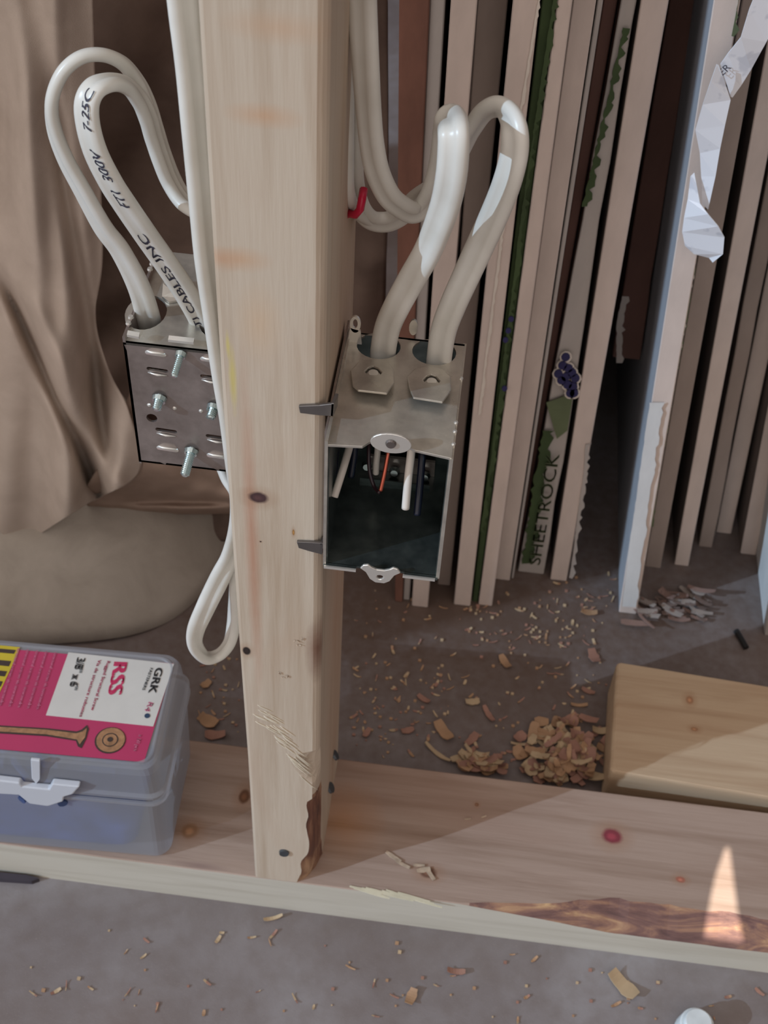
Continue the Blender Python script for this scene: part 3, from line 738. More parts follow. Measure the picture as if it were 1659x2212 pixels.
# red cable staples
m_red = (lambda s: s.fin(lin((196, 20, 62)), .25))(NT('red_plastic'))
def staple(pts, y, name, label):
    bm = bmesh.new(); tube(bm, [P(a, b, y=y + c) for a, b, c in pts], .0016, 8); tube(bm, [P(pts[0][0], pts[0][1], y=y), P(pts[0][0] - 6, pts[0][1] + 2, y=y + .004)], .0022, 8)
    o = link(name, bm, m_red, smooth=True); return tag(o, label, 'staple')
staple([(749, 460, 0), (768, 464, -.003), (778, 452, -.005), (782, 430, -.004), (786, 408, 0)], .060, 'cable_staple', 'glossy red plastic cable staple on the right side of the stud')
staple([(452, 318, 0), (449, 305, -.001), (452, 290, 0)], .030, 'cable_staple', 'small red plastic staple peeking out left of the stud')

# ------------------------------------------------------------------ right box
def ell(c, rx, ry, ax='xy', n=24, a0=0, a1=2 * math.pi):
    out = []
    for i in range(n):
        a = a0 + (a1 - a0) * i / n
        out.append(c + (Vector((rx * math.cos(a), ry * math.sin(a), 0)) if ax == 'xy' else Vector((rx * math.cos(a), 0, ry * math.sin(a))) if ax == 'xz' else Vector((0, rx * math.cos(a), ry * math.sin(a)))))
    return out
X0, X1, Y0, Y1, Z0, Z1 = .0402, .0884, -.012, .0555, .3495, .4206; TH = .0012
m_screwtab = (lambda s: s.fin(lin((226, 222, 214)), .3, .7))(NT('bright_tab'))
rb = thing('electrical_box', 'open galvanised steel device box nailed to the right side of the stud', 'electrical box', (X0, Y0, Z0))
def pz(px_, py_, z=Z1): return P(px_, py_, z=z)
# top plate with two cable holes and a notched front edge
bm = bmesh.new()
fr = [pz(703, 960), pz(783, 964), pz(797, 955), pz(812, 948), pz(868, 956), pz(884, 966), pz(896, 972), pz(976, 990)]
outer = fr + [Vector((X1, Y1, Z1)), Vector((X0, Y1, Z1))]
h1 = ell(pz(818, 747), .0090, .0082); h2 = ell(pz(938, 760), .0090, .0082)
prism(bm, outer, Vector((0, 0, -TH)), [h1, h2])
bev(link('top_plate', bm, m_zinc, rb), .0003, 1)
bm = bmesh.new(); box(bm, (X0, Y0, Z0), (X0 + TH, Y1, Z1 + .0016)); link('side_plate', bm, m_zinc, rb)
bm = bmesh.new(); box(bm, (X1 - TH * .6, Y0, Z0 + .0004), (X1 + TH * .6, Y1 + .001, Z1 - .0004)); o = link('side_plate', bm, m_zinc, rb)
m_in = (lambda s: s.fin(s.ramp(s.noise(s.map(), 90, 4, .6), [(.3, lin((78, 88, 88))), (.7, lin((128, 138, 136)))]), .27, .86))(NT('shaded_inner_steel'))  # same box steel, with the shade of the interior put into its colour
bm = bmesh.new(); box(bm, (X0, Y0 + .001, Z0), (X1, Y1, Z0 + TH)); box(bm, (X0 + .009, .038, Z0 + TH), (X1 - .008, .0386, Z0 + TH + .0022)); box(bm, (X0 + .0002, Y0 - .0004, Z0 - .0002), (X0 + .014, Y0 + .0012, Z0 + TH)); box(bm, (X1 - .014, Y0 - .0004, Z0 - .0002), (X1, Y0 + .0012, Z0 + TH)); link('bottom_plate_steel', bm, m_in, rb)
for sx in (X0 + .0005, X1 - .0145):
    bm = bmesh.new(); box(bm, (sx, Y0 - .0012, Z0 - .0002), (sx + .0135, Y0 - .0002, Z0 + TH)); link('edge_glint', bm, m_screwtab, rb)  # added strips of brighter metal paint in light caught along the front edge
bm = bmesh.new(); holes = []
for sx in (.052, .076):
    holes.append([Vector((sx - .005, Y1, .362)), Vector((sx + .005, Y1, .362)), Vector((sx + .005, Y1, .3645)), Vector((sx - .005, Y1, .3645))])
prism(bm, [Vector((X0, Y1, Z0)), Vector((X1, Y1, Z0)), Vector((X1, Y1, Z1)), Vector((X0, Y1, Z1))], Vector((0, -TH, 0)), holes); link('rear_plate', bm, m_in, rb)
for sx in (X0 + TH, X1 - TH * .6 - .0004):
    bm = bmesh.new(); box(bm, (sx, Y0 + .002, Z0 + TH), (sx + .0004, Y1 - TH, Z1 - TH)); link('inner_side', bm, m_in, rb)
# screw tabs
def tab(c, name, up=1):
    bm = bmesh.new()
    o_ = [Vector((c.x + a, c.y, c.z + b * up)) for a, b in ((-.0085, 0), (-.0072, .0022), (-.0052, .0028), (-.0035, .0012), (-.0018, .0004), (.0018, .0004), (.0035, .0012), (.0052, .0028), (.0072, .0022), (.0085, 0), (.006, -.0022), (.0042, -.0062), (.0022, -.0078), (-.0022, -.0078), (-.0042, -.0062), (-.006, -.0022))]
    prism(bm, o_, Vector((0, -TH, 0)), [ell(Vector((c.x, c.y, c.z - .0042 * up)), .0014, .0014, 'xz', 12)])
    return bev(link(name, bm, m_screwtab, rb), .0003, 1)
m_screwtab_ = (lambda s: s.fin(lin((212, 206, 196)), .3, .95))(NT('bright_tab'))
tab(P(822, 1232, y=Y0 - .0004) + Vector((0, 0, .001)), 'screw_tab')
bm = bmesh.new(); c = P(845, 955, y=Y0 + .001)
prism(bm, ell(c, .0078, .0050, 'xz', 24), Vector((0, -.001, 0)), [ell(c + Vector((0, 0, .0002)), .0012, .0012, 'xz', 12)]); bev(link('screw_tab', bm, m_screwtab, rb), .0003, 1)
bm = bmesh.new(); c2 = c + Vector((0, -.0012, .0002)); cyl(bm, c2, c2 + Vector((0, -.0008, 0)), .0021, .0017, 14); link('screw', bm, plain('dull_screw', (120, 112, 108), .4, .8), rb)
# cable clamps on top
for k, pts in enumerate(([(757, 800), (762, 832), (773, 842), (836, 849), (852, 826), (850, 796), (838, 782), (806, 776), (776, 780)], [(880, 812), (884, 838), (893, 858), (956, 868), (975, 842), (973, 812), (955, 796), (925, 790), (896, 796)])):
    bm = bmesh.new(); lo = max(q[1] for q in pts); hi_ = min(q[1] for q in pts)
    pl = [P(a, b, z=Z1 + .0012 + .0034 * (b - hi_) / (lo - hi_)) for a, b in pts]
    cx_, cy_ = (806, 800) if k == 0 else (932, 818)
    def zz(b): return Z1 + .0012 + .0034 * (b - hi_) / (lo - hi_)
    arch = [(cx_ - 18, cy_ + 2), (cx_ - 9, cy_ - 7), (cx_, cy_ - 10), (cx_ + 10, cy_ - 6), (cx_ + 19, cy_ + 4), (cx_ + 16, cy_ + 8), (cx_ + 8, cy_ + 1), (cx_, cy_ - 3), (cx_ - 8, cy_), (cx_ - 15, cy_ + 6)]
    prism(bm, pl, Vector((0, 0, -.0010)), [[P(a, b, z=zz(b)) for a, b in arch]])
    o = link('cable_clamp', bm, m_zinc, rb); bev(o, .0003, 2)
    bm = bmesh.new(); c = P(cx_, cy_ + 14, z=Z1 + .0006); cyl(bm, c, c + Vector((0, 0, .0022)), .0022, .0020, 12); link('clamp_screw', bm, m_screwtab, o)
# ring tab and dark mounting flange at left rear
bm = bmesh.new(); c = P(768, 698, y=.050)
prism(bm, ell(c, .0022, .0042, 'xz', 20), Vector((0, -.0010, 0)), [ell(c + Vector((0, 0, .0004)), .0010, .0024, 'xz', 14)])
prism(bm, [c + Vector((-.002, 0, -.002)), c + Vector((.0022, 0, -.003)), c + Vector((.003, 0, -.010)), c + Vector((-.003, 0, -.010))], Vector((0, -.001, 0)))
link('ring_tab', bm, m_screwtab, rb)
bm = bmesh.new()
prism(bm, [Vector((.0392, -.006, Z0 + .004)), Vector((.0392, Y1 + .003, Z0 + .004)), Vector((.0392, Y1 + .003, Z1 + .0035)), Vector((.0392, .02, Z1 + .003)), Vector((.0392, -.006, Z1 + .001))], Vector((.0009, 0, 0)))
link('mounting_bracket', bm, m_zincd, rb)
for q in ([(722, 872), (720, 900), (690, 898), (648, 893), (645, 878), (690, 876)], [(698, 1174), (696, 1198), (668, 1191), (645, 1184), (641, 1171), (668, 1172)]):
    bm = bmesh.new(); prism(bm, [P(a, b, y=-.0016) for a, b in q], Vector((0, .0014, 0)))
    a0 = P(q[0][0], q[0][1], y=-.0016); a1 = P(q[1][0], q[1][1], y=-.0016)
    prism(bm, [a0, a1, a1 + Vector((.0008, .006, 0)), a0 + Vector((.0008, .006, 0))], Vector((-.0012, 0, 0)))
    bev(link('nail_prong', bm, m_screwtab2 if False else plain('dull_zinc', (128, 124, 122), .35, .85), rb), .0003, 1)
# rear tabs sticking up between the cables
for q in ((893, 708),):
    bm = bmesh.new(); c = P(*q, y=Y1); prism(bm, ell(c, .0018, .0040, 'xz', 16), Vector((0, .001, 0))); link('rear_tab', bm, m_zinc, rb)
# rivets down the right edge
bm = bmesh.new()
for yy in (.034, .008, .003, -.004):
    c = Vector((X1, yy, Z1 - .0004)); cyl(bm, c, c + Vector((.0004, 0, .0010)), .0009, .0006, 8)
link('edge_rivets', bm, m_screwtab, rb)
# inside: clamp bar with screws
bm = bmesh.new(); prism(bm, [P(a, b, y=.046) for a, b in ((800, 985), (940, 1000), (938, 1030), (800, 1014))], Vector((0, .0015, 0))); link('inner_clamp', bm, m_zincd, rb)
for q in ((852, 1018), (918, 1028), (793, 1005)):
    bm = bmesh.new(); c = P(*q, y=.044); cyl(bm, c, c + Vector((0, -.002, .0005)), .0024, .0016, 16); link('clamp_screw', bm, m_screw, rb)
# conductors in the right box
def wire(pts, r, mat, label, name='wire'):
    bm = bmesh.new(); C4 = catmull(pts, 8); tube(bm, [P(a, b, y=c) for a, b, c in C4], r, 12)
    o = link(name, bm, mat, smooth=True); return tag(o, label, 'wire')
m_ww = plain('white_insulation', (222, 214, 204), .3, var=.04); m_bw = plain('navy_black_insulation', (22, 26, 44), .3, var=.1); m_cu = (lambda s: s.fin(lin((196, 104, 84)), .3, .9))(NT('copper')); m_dk = plain('dark_insulation', (46, 26, 32), .35)
wire([(775, 900, .026), (758, 955, .018), (742, 1010, .008), (722, 1073, 0.0)], .0016, m_ww, 'white insulated wire end at the left inside the right box')
wire([(886, 920, .022), (889, 965, .012), (882, 1030, .006), (876, 1098, .002)], .0017, m_ww, 'white insulated wire end in the middle right of the open box')
wire([(814, 910, .036), (816, 965, .034), (813, 1000, .032), (812, 1022, .032)], .0014, m_ww, 'short white wire end deep inside the right box')
wire([(845, 900, .03), (840, 965, .014), (832, 1015, .008), (822, 1060, .004)], .0009, m_cu, 'bare copper wire hanging inside the right box')
wire([(800, 910, .03), (797, 965, .02), (798, 1015, .014), (808, 1050, .010), (820, 1064, .006)], .0008, m_dk, 'thin dark curved ground wire beside the copper wire')
wire([(915, 930, .03), (912, 985, .02), (907, 1050, .014), (901, 1112, .008)], .0016, m_bw, 'blue-black wire end at the right inside the open box')
wire([(765, 930, .034), (766, 975, .032), (758, 1030, .028)], .0015, m_bw, 'blue-black wire end behind the left white wire')
wire([(724, 950, .02), (724, 990, .016), (716, 1050, .012)], .0015, m_bw, 'dark wire along the left wall of the open box')

# ------------------------------------------------------------------ left box
LX0, LX1, LY0, LY1, LZ0, LZ1 = -.0540, -.0045, .047, .112, .3375, .4085
lb = thing('electrical_box', 'steel device box on the left side of the stud, slotted back towards the camera', 'electrical box', (LX0, LY0, LZ0))
def lp(px_, py_, off=0): return P(px_, py_, y=LY0 + off)
def slot_poly(c, w, h, k=5):
    c = lp(*c); s_ = px_size(c); w *= s_; h *= s_ * 1.4; out = []
    for a in range(k + 1): t = -math.pi / 2 + math.pi * a / k; out.append(c + Vector((w / 2 + h / 2 * math.cos(t), 0, h / 2 * math.sin(t) - (w / 2) * .045)))
    for a in range(k + 1): t = math.pi / 2 + math.pi * a / k; out.append(c + Vector((-w / 2 + h / 2 * math.cos(t), 0, h / 2 * math.sin(t) + (w / 2) * .045)))
    return out
bm = bmesh.new()
opens = [((340, 799), 38, 7), ((456, 815), 38, 7), ((359, 930), 38, 7), ((468, 944), 38, 7)]
rnd = [((328, 903), 13), ((475, 848), 9)]
hl = [slot_poly(*q) for q in opens] + [ell(lp(*c), r * .00019, r * .00019, 'xz', 14) for c, r in rnd]
prism(bm, [Vector((LX0, LY0, LZ0)), Vector((LX1, LY0, LZ0)), Vector((LX1, LY0, LZ1)), Vector((LX0, LY0, LZ1))], Vector((0, TH, 0)), hl)
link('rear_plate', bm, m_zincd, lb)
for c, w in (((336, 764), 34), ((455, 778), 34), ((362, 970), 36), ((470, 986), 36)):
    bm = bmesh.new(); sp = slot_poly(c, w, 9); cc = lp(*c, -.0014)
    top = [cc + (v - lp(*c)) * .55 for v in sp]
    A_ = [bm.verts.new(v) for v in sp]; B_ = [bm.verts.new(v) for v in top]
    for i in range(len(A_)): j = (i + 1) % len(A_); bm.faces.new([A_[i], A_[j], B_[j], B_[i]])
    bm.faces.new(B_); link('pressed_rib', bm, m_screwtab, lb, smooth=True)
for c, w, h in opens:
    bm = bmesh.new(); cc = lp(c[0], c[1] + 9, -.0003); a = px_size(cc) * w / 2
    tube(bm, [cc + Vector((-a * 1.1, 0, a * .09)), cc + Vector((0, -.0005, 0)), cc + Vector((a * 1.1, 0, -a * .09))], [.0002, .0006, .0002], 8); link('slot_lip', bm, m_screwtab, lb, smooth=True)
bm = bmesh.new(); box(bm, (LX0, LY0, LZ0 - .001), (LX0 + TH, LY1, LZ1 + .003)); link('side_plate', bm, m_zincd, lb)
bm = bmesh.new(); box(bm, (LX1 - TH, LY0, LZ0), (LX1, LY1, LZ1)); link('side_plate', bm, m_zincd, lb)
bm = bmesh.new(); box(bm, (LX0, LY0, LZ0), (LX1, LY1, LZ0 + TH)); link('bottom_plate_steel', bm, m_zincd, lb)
bm = bmesh.new()
zt = lambda a, b: P(a, b, z=LZ1)
hA = ell(Vector((P(333, 735, y=.0735).x - .0005, .068, LZ1)), .0088, .0118); hB = ell(Vector((-.0170, .068, LZ1)), .0088, .0118)
prism(bm, [Vector((LX0, LY0, LZ1)), Vector((LX1, LY0, LZ1)), Vector((LX1, LY1, LZ1)), Vector((LX0, LY1, LZ1))], Vector((0, 0, -TH)), [hA, hB]); link('top_plate', bm, m_zinc, lb)
bm = bmesh.new()
for a, b in (((274, 724), (300, 729)), ((363, 735), (418, 741))):
    p, q = lp(*a, -.0006), lp(*b, -.0006); prism(bm, [p + Vector((0, 0, .0003)), q + Vector((0, 0, .0003)), q + Vector((0, .002, .0010)), p + Vector((0, .002, .0010))], Vector((0, 0, -.0012)))
link('folded_lip', bm, m_screwtab, lb)
# cable clamp standing on the top plate behind
bm = bmesh.new(); pts = [(352, 612), (372, 600), (400, 602), (412, 622), (405, 645), (365, 652), (350, 640)]
prism(bm, [P(a, b, z=LZ1 + .0012 + .0025 * (650 - b) / 50) for a, b in pts], Vector((0, 0, -.001)), [[P(a, b, z=LZ1 + .003) for a, b in ((362, 618), (378, 614), (388, 622), (374, 630))]]); link('cable_clamp', bm, m_zinc, lb)
bm = bmesh.new()
for yy in (.056, .060, .094, .098):
    c = Vector((LX0 + .0004, yy, LZ1 + .0028)); cyl(bm, c, c + Vector((0, 0, .001)), .0013, .001, 10)
link('edge_rivets', bm, m_screwtab, lb)
def bolt(p0, p1, y1, r):
    a = lp(*p0); b = P(*p1, y=y1); d = (b - a).normalized(); o_ = None
    bm = bmesh.new(); cyl(bm, a - d * .002, b, r, r, 14)
    L = (b - a).length; k = 0
    while k * .0009 < L:                                   # thread crests
        c = a + d * (k * .0009); cyl(bm, c, c + d * .00045, r * 1.14, r * 1.14, 14); k += 1
    cyl(bm, b, b + d * .0006, r, r * .6, 14)
    o_ = link('clamp_screw', bm, m_screw, lb)
    bm = bmesh.new(); cyl(bm, a + d * .0002, a + d * .0022, r * 1.75, r * 1.55, 16); link('screw_collar', bm, m_screw, o_)
bolt((392, 762), (376, 812), LY0 - .0105, .0014)
bolt((345, 858), (338, 884), LY0 - .0055, .0019)
bolt((463, 878), (455, 902), LY0 - .0055, .0019)
bolt((414, 972), (399, 1026), LY0 - .0115, .0019)
for q in ((322, 875), (377, 882), (434, 888)):
    bm = bmesh.new(); c = lp(*q); cyl(bm, c, c + Vector((0, -.0006, 0)), .0010, .0005, 10); link('dimple', bm, m_screwtab, lb)

# ------------------------------------------------------------------ plastic screw case
ang = math.radians(2.4); ex = Vector((math.cos(ang), math.sin(ang), 0)); ey = Vector((-math.sin(ang), math.cos(ang), 0))
O = P(372, 1868, z=.038) + Vector((0, .001, .0003)); CW, CD, CH = .215, .0835, .104
def cp(u, v, w): return O + ex * u + ey * v + Vector((0, 0, w))      # u<=0 to the left
case = thing('screw_case', 'clear plastic clamshell case of structural screws standing on the bottom plate', 'case', O)
mcase = NT('translucent_plastic')
mcase.b.inputs['Base Color'].default_value = lin((196, 198, 204)); mcase.b.inputs['Roughness'].default_value = .38
tr_ = mcase.n('ShaderNodeBsdfTranslucent'); tr_.inputs[0].default_value = lin((215, 217, 222))
tp_ = mcase.n('ShaderNodeBsdfTransparent'); tp_.inputs[0].default_value = (.93, .94, .97, 1)
mx = mcase.n('ShaderNodeMixShader'); mx.inputs[0].default_value = .35; mcase.l(mcase.b.outputs[0], mx.inputs[1]); mcase.l(tr_.outputs[0], mx.inputs[2])
mx2 = mcase.n('ShaderNodeMixShader'); mx2.inputs[0].default_value = .5; mcase.l(mx.outputs[0], mx2.inputs[1]); mcase.l(tp_.outputs[0], mx2.inputs[2])
mcase.l(mx2.outputs[0], mcase.out.inputs[0]); m_case = mcase.m
def rrect(u0, u1, v0, v1, r, w, n=6):
    out = []
    for cx_, cy_, a0 in ((u1 - r, v0 + r, -90), (u1 - r, v1 - r, 0), (u0 + r, v1 - r, 90), (u0 + r, v0 + r, 180)):
        for i in range(n + 1): a = math.radians(a0 + 90 * i / n); out.append(cp(cx_ + r * math.cos(a), cy_ + r * math.sin(a), w))
    return out
def shell(levels, name, mat, cap=(True, True)):
    bm = bmesh.new(); R = [[bm.verts.new(p) for p in L] for L in levels]
    for A_, B_ in zip(R, R[1:]):
        for i in range(len(A_)): j = (i + 1) % len(A_); bm.faces.new([A_[i], A_[j], B_[j], B_[i]])
    if cap[0]: bm.faces.new(R[0][::-1])
    if cap[1]: bm.faces.new(R[-1])
    return link(name, bm, mat, case, smooth=False)
def lev(ins, w, r=.009): return rrect(-CW + ins, -ins, ins, CD - ins, r, w)
o = shell([lev(.006, 0), lev(.003, .001), lev(.002, .004), lev(.0002, .066), lev(-.0006, .068), lev(-.0018, .0685), lev(-.0018, .071), lev(.0, .0712)], 'case_base', m_case, (True, False)); bev(o, .0006, 2, .4)
o = shell([lev(-.0018, .0752), lev(-.0018, .0776), lev(.0002, .0786), lev(.0012, .096), lev(.0025, .1005), lev(.0040, .1012), lev(.0046, .1012), lev(.0052, .1022), lev(.0062, .1022), lev(.0068, .1014)], 'lid', m_case, (False, True)); bev(o, .0006, 2, .4)
for v in (CD, ):
    bm = bmesh.new(); 
    for u in (-.17, -.05): cyl(bm, cp(u - .012, CD + .001, .072), cp(u + .012, CD + .001, .072), .0022, .0022, 12)
    link('hinge', bm, m_case, case)
# latch on the front
m_latch = (lambda s: s.fin(lin((196, 200, 208)), .35))(NT('latch_plastic'))
def fpx(px_, py_, off=-.004):     # point on the front of the case from a picture position
    d = FW + RR * ((px_ - WPX / 2) / FPX) - UU * ((py_ - HPX / 2) / FPX); o_ = cp(0, off, 0); t = (o_ - CAM).dot(ey) / d.dot(ey); return CAM + d * t
bm = bmesh.new()
prism(bm, [fpx(*q) for q in ((-60, 1680), (42, 1692), (48, 1700), (105, 1706), (112, 1694), (172, 1700), (158, 1716), (138, 1722), (136, 1732), (105, 1742), (62, 1736), (40, 1718), (-60, 1712))], ey * .004)
bev(link('latch', bm, m_latch, case), .0008, 2)
bm = bmesh.new(); prism(bm, [fpx(*q, -.0012) for q in ((66, 1642), (86, 1644), (86, 1684), (78, 1694), (68, 1682))], ey * .002); bev(link('lid_rib', bm, m_latch, case), .0005, 2)
# label
TOPZ = O.z + .1015
LBZ = TOPZ + .0004
def T(px_, py_, dz=0): return P(px_, py_, z=LBZ + dz)
lab = None
m_pink = plain('label_pink', (180, 56, 98), .35, var=.06, scale=20); m_white = plain('label_white', (205, 203, 198), .35, var=.04); m_yel = plain('label_yellow', (196, 176, 52), .35, var=.06)
m_lred = plain('label_red_ink', (190, 48, 92), .4); m_lpale = plain('label_pale_ink', (212, 120, 150), .4); m_bronze = plain('bronze_print', (158, 118, 86), .4, var=.3, scale=300); m_dkp = plain('dark_print', (62, 50, 46), .5); m_blk = plain('label_black_ink', (52, 52, 54), .5)
c_tr, c_br = T(375, 1433), T(311, 1646)
exl = ex; 
def lerp_left(p, d): return p - ex * d
bm = bmesh.new(); prism(bm, [c_tr, c_br, c_br - ex * .145, c_tr - ex * .165], Vector((0, 0, -.0003))); lab = link('label', bm, m_pink, case)
def panel(pts, name, mat, dz=.0002):
    bm = bmesh.new(); prism(bm, [T(a, b, dz) for a, b in pts], Vector((0, 0, -.00015))); return link(name, bm, mat, lab)
panel([(148, 1409), (376, 1434), (331, 1569), (99, 1545)], 'white_panel', m_white)
panel([(-60, 1388), (43, 1398), (38, 1412), (-12, 1520), (-60, 1515)], 'yellow_panel', m_yel)
panel([(-60, 1396), (34, 1404), (30, 1412), (-60, 1404)], 'yellow_text', m_dkp, .0004)
for k in range(3): panel([(-60, 1420 + 22 * k), (24 - 9 * k, 1428 + 22 * k), (19 - 9 * k, 1439 + 22 * k), (-60, 1431 + 22 * k)], 'yellow_text', m_dkp, .0004)
def ltext(body, start, end, size_px, mat, bold=.0002):
    a, b = T(*start, .0005), T(*end, .0005); e1 = (b - a).normalized(); e2 = Vector((0, 0, 1)).cross(e1).normalized()
    vs, _ = text_mesh(body, 1.0); wd = max(v.x for v in vs); h = size_px * px_size(a)
    bm = bmesh.new(); place_text(bm, body, h, a, e1, e2, bold=bold, squeeze=(b - a).length / (wd * h)); return link('printed_text', bm, mat, lab, recalc=False)
ltext('GRK', (337, 1441), (320, 1496), 24, m_blk, .0004)
ltext('FASTENERS', (325, 1442), (307, 1490), 9, m_blk, .0001)
ltext('RSS', (247, 1428), (233, 1498), 42, m_lred, .0008)
ltext('Rugged Structural Screw', (232, 1427), (196, 1534), 10, m_lred, .0001)
ltext('Vis de structure robustes', (212, 1425), (171, 1548), 10, m_lred, .0001)
ltext('3/8" x 6"', (167, 1420), (148, 1488), 26, m_blk, .0005)
for k in range(5): ltext('structural screws vis structurales', (118 - 20 * k, 1408 - 2 * k), (78 - 20 * k, 1532 - 2 * k), 10, m_lpale, .0001)
ltext('x 50 pcs', (300, 1586), (288, 1622), 12, m_lpale, .0001)
ltext('R4', (322, 1515), (312, 1535), 16, m_lpale, .0002)
# printed screw and screw head
def poly(pts, mat, name, dz=.0004): return panel(pts, name, mat, dz)
poly([(-60, 1564), (0, 1567), (100, 1573), (165, 1580), (176, 1576), (188, 1566), (192, 1574), (186, 1596), (176, 1616), (168, 1612), (164, 1600), (100, 1590), (0, 1584), (-60, 1581)], m_dkp, 'screw_print', .0003)
poly([(-60, 1567), (0, 1570), (100, 1576), (165, 1584), (178, 1580), (188, 1572), (184, 1592), (172, 1608), (166, 1597), (100, 1586), (0, 1580), (-60, 1577)], m_bronze, 'screw_print', .0005)
def disc(c, r, mat, dz, name='head_print'):
    bm = bmesh.new(); q = T(*c, dz); prism(bm, ell(q, r, r * 1.0, 'xy', 24), Vector((0, 0, -.0001))); return link(name, bm, mat, lab)
disc((238, 1599), .0086, m_dkp, .0003); disc((239, 1598), .0079, m_bronze, .0005); disc((238, 1598), .0045, m_dkp, .0006, 'socket_print'); disc((238, 1598), .0038, m_bronze, .0007); disc((238, 1597), .0016, m_dkp, .0009, 'socket_print')
disc((318, 1546), .0016, plain('blue_dot', (44, 66, 92), .4), .0005, 'dot_print')
# contents seen through the plastic
m_bag = plain('blue_bag', (60, 82, 140), .5, var=.45, scale=45)
bm = bmesh.new()
for i in range(26):
    a = random.uniform(-.19, -.045); b = random.uniform(.012, .062); w = .056 + .0003 * i
    p = cp(a, b, w); d = (ex * random.uniform(-1, 1) + ey * random.uniform(-.3, .3)).normalized() * .028
    if not (-.205 < a - .03 and a + .03 < -.008): d *= .3
    cyl(bm, p - d, p + d, .0028, .0026, 8); cyl(bm, p + d, p + d * 1.06, .005, .005, 10)
b_ = shell([rrect(-.208, -.058, .004, .060, .012, w) if 0 else rrect(-.208 + i_, -.020 - i_, .0030 + i_ * .4, .066, .010, w) for i_, w in ((.010, .003), (.002, .010), (0, .030), (.006, .044), (.020, .052))], 'bag_body', m_bag)
b_.parent = None; b_.matrix_parent_inverse = Matrix(); b_.name = 'screw_bag'; tag(b_, 'blue-grey bag of screws filling the clear case', 'bag')
o = link('structural_screws', bm, plain('blue_coated_screws', (66, 86, 132), .45, .3, var=.2)); tag(o, 'pile of blue-coated screws seen dimly inside the plastic case', 'screws', kind='stuff')

# ------------------------------------------------------------------ floor debris
m_sh = [plain('shaving_tan', (172, 136, 104), .7, var=.15), plain('shaving_pale', (186, 162, 130), .7, var=.12), plain('shaving_pink', (156, 116, 100), .7, var=.15)]
random.seed(21)
def shaving(px_, py_, L, w, a, label, mi=0, curl=.4, z=0, tilt=0, th=.0007):
    bm = bmesh.new(); chip(bm, P(px_, py_, z=z), L, w, a, curl, .0004, th, tilt)
    o = link('wood_shaving', bm, m_sh[mi]); return tag(o, label, 'wood shaving', 'loose wood shavings on the floor')
for q in ((1090, 1432, .012, .006, -1.0, 'golden leaf-shaped shaving alone on the dark floor above the shaving pile', 0), (958, 1582, .017, .009, -.9, 'oblong tan shaving left of the middle of the dark floor', 0),
          (1018, 1600, .012, .006, 1.0, 'short tan shaving standing just above the small clump', 2), (1020, 1518, .010, .006, .2, 'small square shaving in the middle of the dark floor', 1),
          (1055, 1545, .014, .004, -1.0, 'slender pinkish shaving right of the small square one', 2), (1282, 1420, .012, .008, -1.2, 'pink flake on the floor left of the board offcut', 2),
          (915, 1512, .010, .004, -.5, 'short shaving near the middle of the floor right of the stud', 2), (945, 1630, .022, .003, -.6, 'long thin pale sliver beside the plate behind the stud', 1),
          (1130, 1610, .018, .0025, .15, 'pale straw sliver poking left out of the shaving pile', 1), (888, 2155, .010, .006, 1.3, 'golden shaving in front of the plate at bottom centre', 0),
          (985, 2100, .011, .004, .0, 'flat pinkish shaving in front of the plate, bottom centre right', 2), (1345, 2130, .020, .010, -.75, 'cream almond-shaped wood chip in front of the plate', 1),
          (1272, 1325, .012, .005, .0, 'tan shaving left of the white torn drywall end', 0), (590, 1985, .012, .0025, .4, 'pale splinter against the front of the plate', 1),
          (1270, 1495, .010, .004, -.3, 'pink flake above the shaving pile right side', 2), (1250, 1525, .012, .003, .1, 'thin flake just above the shaving pile', 0),
          (880, 1580, .009, .005, .4, 'pale pink flake near the stud foot on the dark floor', 2), (792, 1585, .008, .004, 1.2, 'little pink flake just right of the stud foot', 2),
          (885, 1252, .008, .003, -.3, 'small flake under the right electrical box', 2), (450, 1560, .014, .010, -.4, 'curled tan shaving between screw case and stud', 0), (465, 1590, .014, .008, .2, 'brown shaving against the plate between case and stud', 2), (445, 1480, .008, .006, .9, 'small tan flake behind the screw case corner', 0)):
    shaving(*q)
bm = bmesh.new(); random.seed(5)
for i in range(150):
    u, v = random.gauss(0, 1), random.gauss(0, 1); x_ = 1215 + 42 * u; y_ = 1640 + 36 * v
    if not (1120 < x_ < 1308 and 1556 < y_ < 1692): continue
    h = max(0, .012 * (1 - ((x_ - 1215) / 80) ** 2 - ((y_ - 1645) / 60) ** 2))
    chip(bm, P(x_, y_ , z=h * random.random()), random.uniform(.006, .015), random.uniform(.003, .008), random.uniform(0, 6.28), random.uniform(.1, .8), random.uniform(0, .003), .0007, random.uniform(-.2, .5))
for i in range(len(bm.faces)): pass
bm.faces.ensure_lookup_table()
for k, f in enumerate(bm.faces): f.material_index = (k // 26) % 3
tag(link('wood_shavings_pile', bm, m_sh), 'heap of tan wood shavings behind the plate left of the board offcut', 'wood shavings', kind='stuff')
bm = bmesh.new()
for i in range(40):
    x_ = random.uniform(985, 1088); y_ = 1625 + (x_ - 985) * .45 * random.random() + random.uniform(0, 35)
    if y_ > 1657 + (x_ - 985) * .125 + 6: continue
    chip(bm, P(x_, y_, z=random.uniform(0, .005)), random.uniform(.006, .016), random.uniform(.003, .007), random.uniform(-.6, .6), random.uniform(.1, .7), .001, .0007, random.uniform(-.2, .4))
for k, f in enumerate(bm.faces): f.material_index = (k // 26) % 3
tag(link('wood_shavings_clump', bm, m_sh), 'small clump of shavings against the plate right of the stud', 'wood shavings', kind='stuff')
bm = bmesh.new()
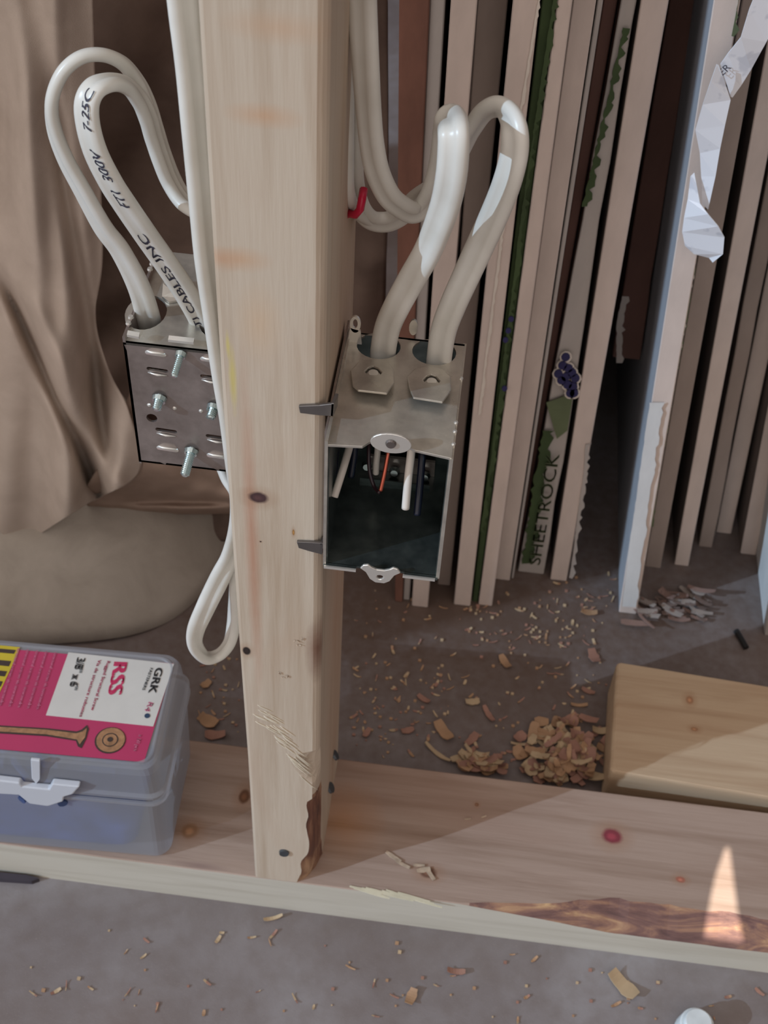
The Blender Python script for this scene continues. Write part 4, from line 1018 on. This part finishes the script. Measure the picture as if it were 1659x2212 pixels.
def crumbs(n, x0, x1, y0, y1, z=0, s0=.0006, s1=.0022, keep=None):
    for i in range(n):
        x_, y_ = random.uniform(x0, x1), random.uniform(y0, y1)
        if keep and not keep(x_, y_): continue
        if random.random() < .5: chip(bm, P(x_, y_, z=z), random.uniform(s1, s1 * 3.2), random.uniform(s0, s1), random.uniform(0, 6.28), .3, .0002, .0004, 0, 3)
        else: c = P(x_, y_, z=z + .0004); r = random.uniform(s0, s1) * .5; box(bm, c - Vector((r, r * .8, .0004)), c + Vector((r, r, r * .7)))
crumbs(190, 745, 1310, 1270, 1650, keep=lambda x, y: y < 1630 + (x - 745) * .12 and not (x < 760))
crumbs(60, 760, 960, 1430, 1600)
crumbs(60, 1000, 1300, 1310, 1400)
crumbs(40, 430, 520, 1400, 1590)
crumbs(90, 60, 1640, 2010, 2205, keep=lambda x, y: y > 1965 + (x - 560) * .145 + 15)
crumbs(24, 1180, 1330, 1220, 1330)
for k, f in enumerate(bm.faces): f.material_index = (k // 14) % 3
tag(link('sawdust_crumbs', bm, m_sh), 'sawdust crumbs and tiny splinters scattered over the concrete', 'sawdust', kind='stuff')
# rubble of torn paper at the foot of the white drywall end
bm = bmesh.new(); random.seed(9)
for i in range(46):
    x_ = random.uniform(1370, 1520); y_ = random.uniform(1292, 1352) - (x_ - 1370) * .08
    chip(bm, P(x_, y_, z=random.uniform(0, .006)), random.uniform(.008, .022), random.uniform(.002, .006), random.uniform(-.9, .2), random.uniform(.05, .5), .001, .0007, random.uniform(-.1, .3))
m_rub = [plain('crushed_paper', (112, 94, 86), .85), plain('gypsum_dust', (150, 138, 130), .9), plain('pinkish_scrap', (132, 106, 96), .85)]
for k, f in enumerate(bm.faces): f.material_index = (k // 26) % 3
tag(link('drywall_rubble', bm, m_rub), 'crushed drywall paper and crumbs at the foot of the torn white sheet', 'rubble', kind='stuff')
bm = bmesh.new(); tube(bm, [P(1590, 1362, z=.002), P(1602, 1382, z=.002), P(1612, 1400, z=.002)], .0022, 8)
tag(link('black_stick', bm, plain('black_plastic', (26, 24, 24), .6)), 'short black stick on the floor behind the board offcut', 'stick')
# white cap at the very bottom
bm = bmesh.new(); a = P(1495, 2186, z=.0); 
cyl(bm, a + Vector((0, -.012, .0)), a + Vector((0, -.012, .012)), .0115, .0100, 28)
cyl(bm, a + Vector((0, -.012, .012)), a + Vector((0, -.012, .016)), .0085, .0080, 28)
o = link('plastic_cap', bm, plain('white_cap_plastic', (216, 224, 226), .3)); bev(o, .0008, 2)
tag(o, 'white plastic cap cut by the bottom border', 'cap')
bm = bmesh.new(); prism(bm, [P(-80, 1883, z=0), P(60, 1896, z=0), P(86, 1904, z=0), P(70, 1910, z=0), P(-80, 1900, z=0)], Vector((0, 0, .004)))
tag(link('dark_shim', bm, plain('dark_shim_wood', (60, 54, 62), .8)), 'thin dark strip tucked under the plate front at lower left', 'shim')
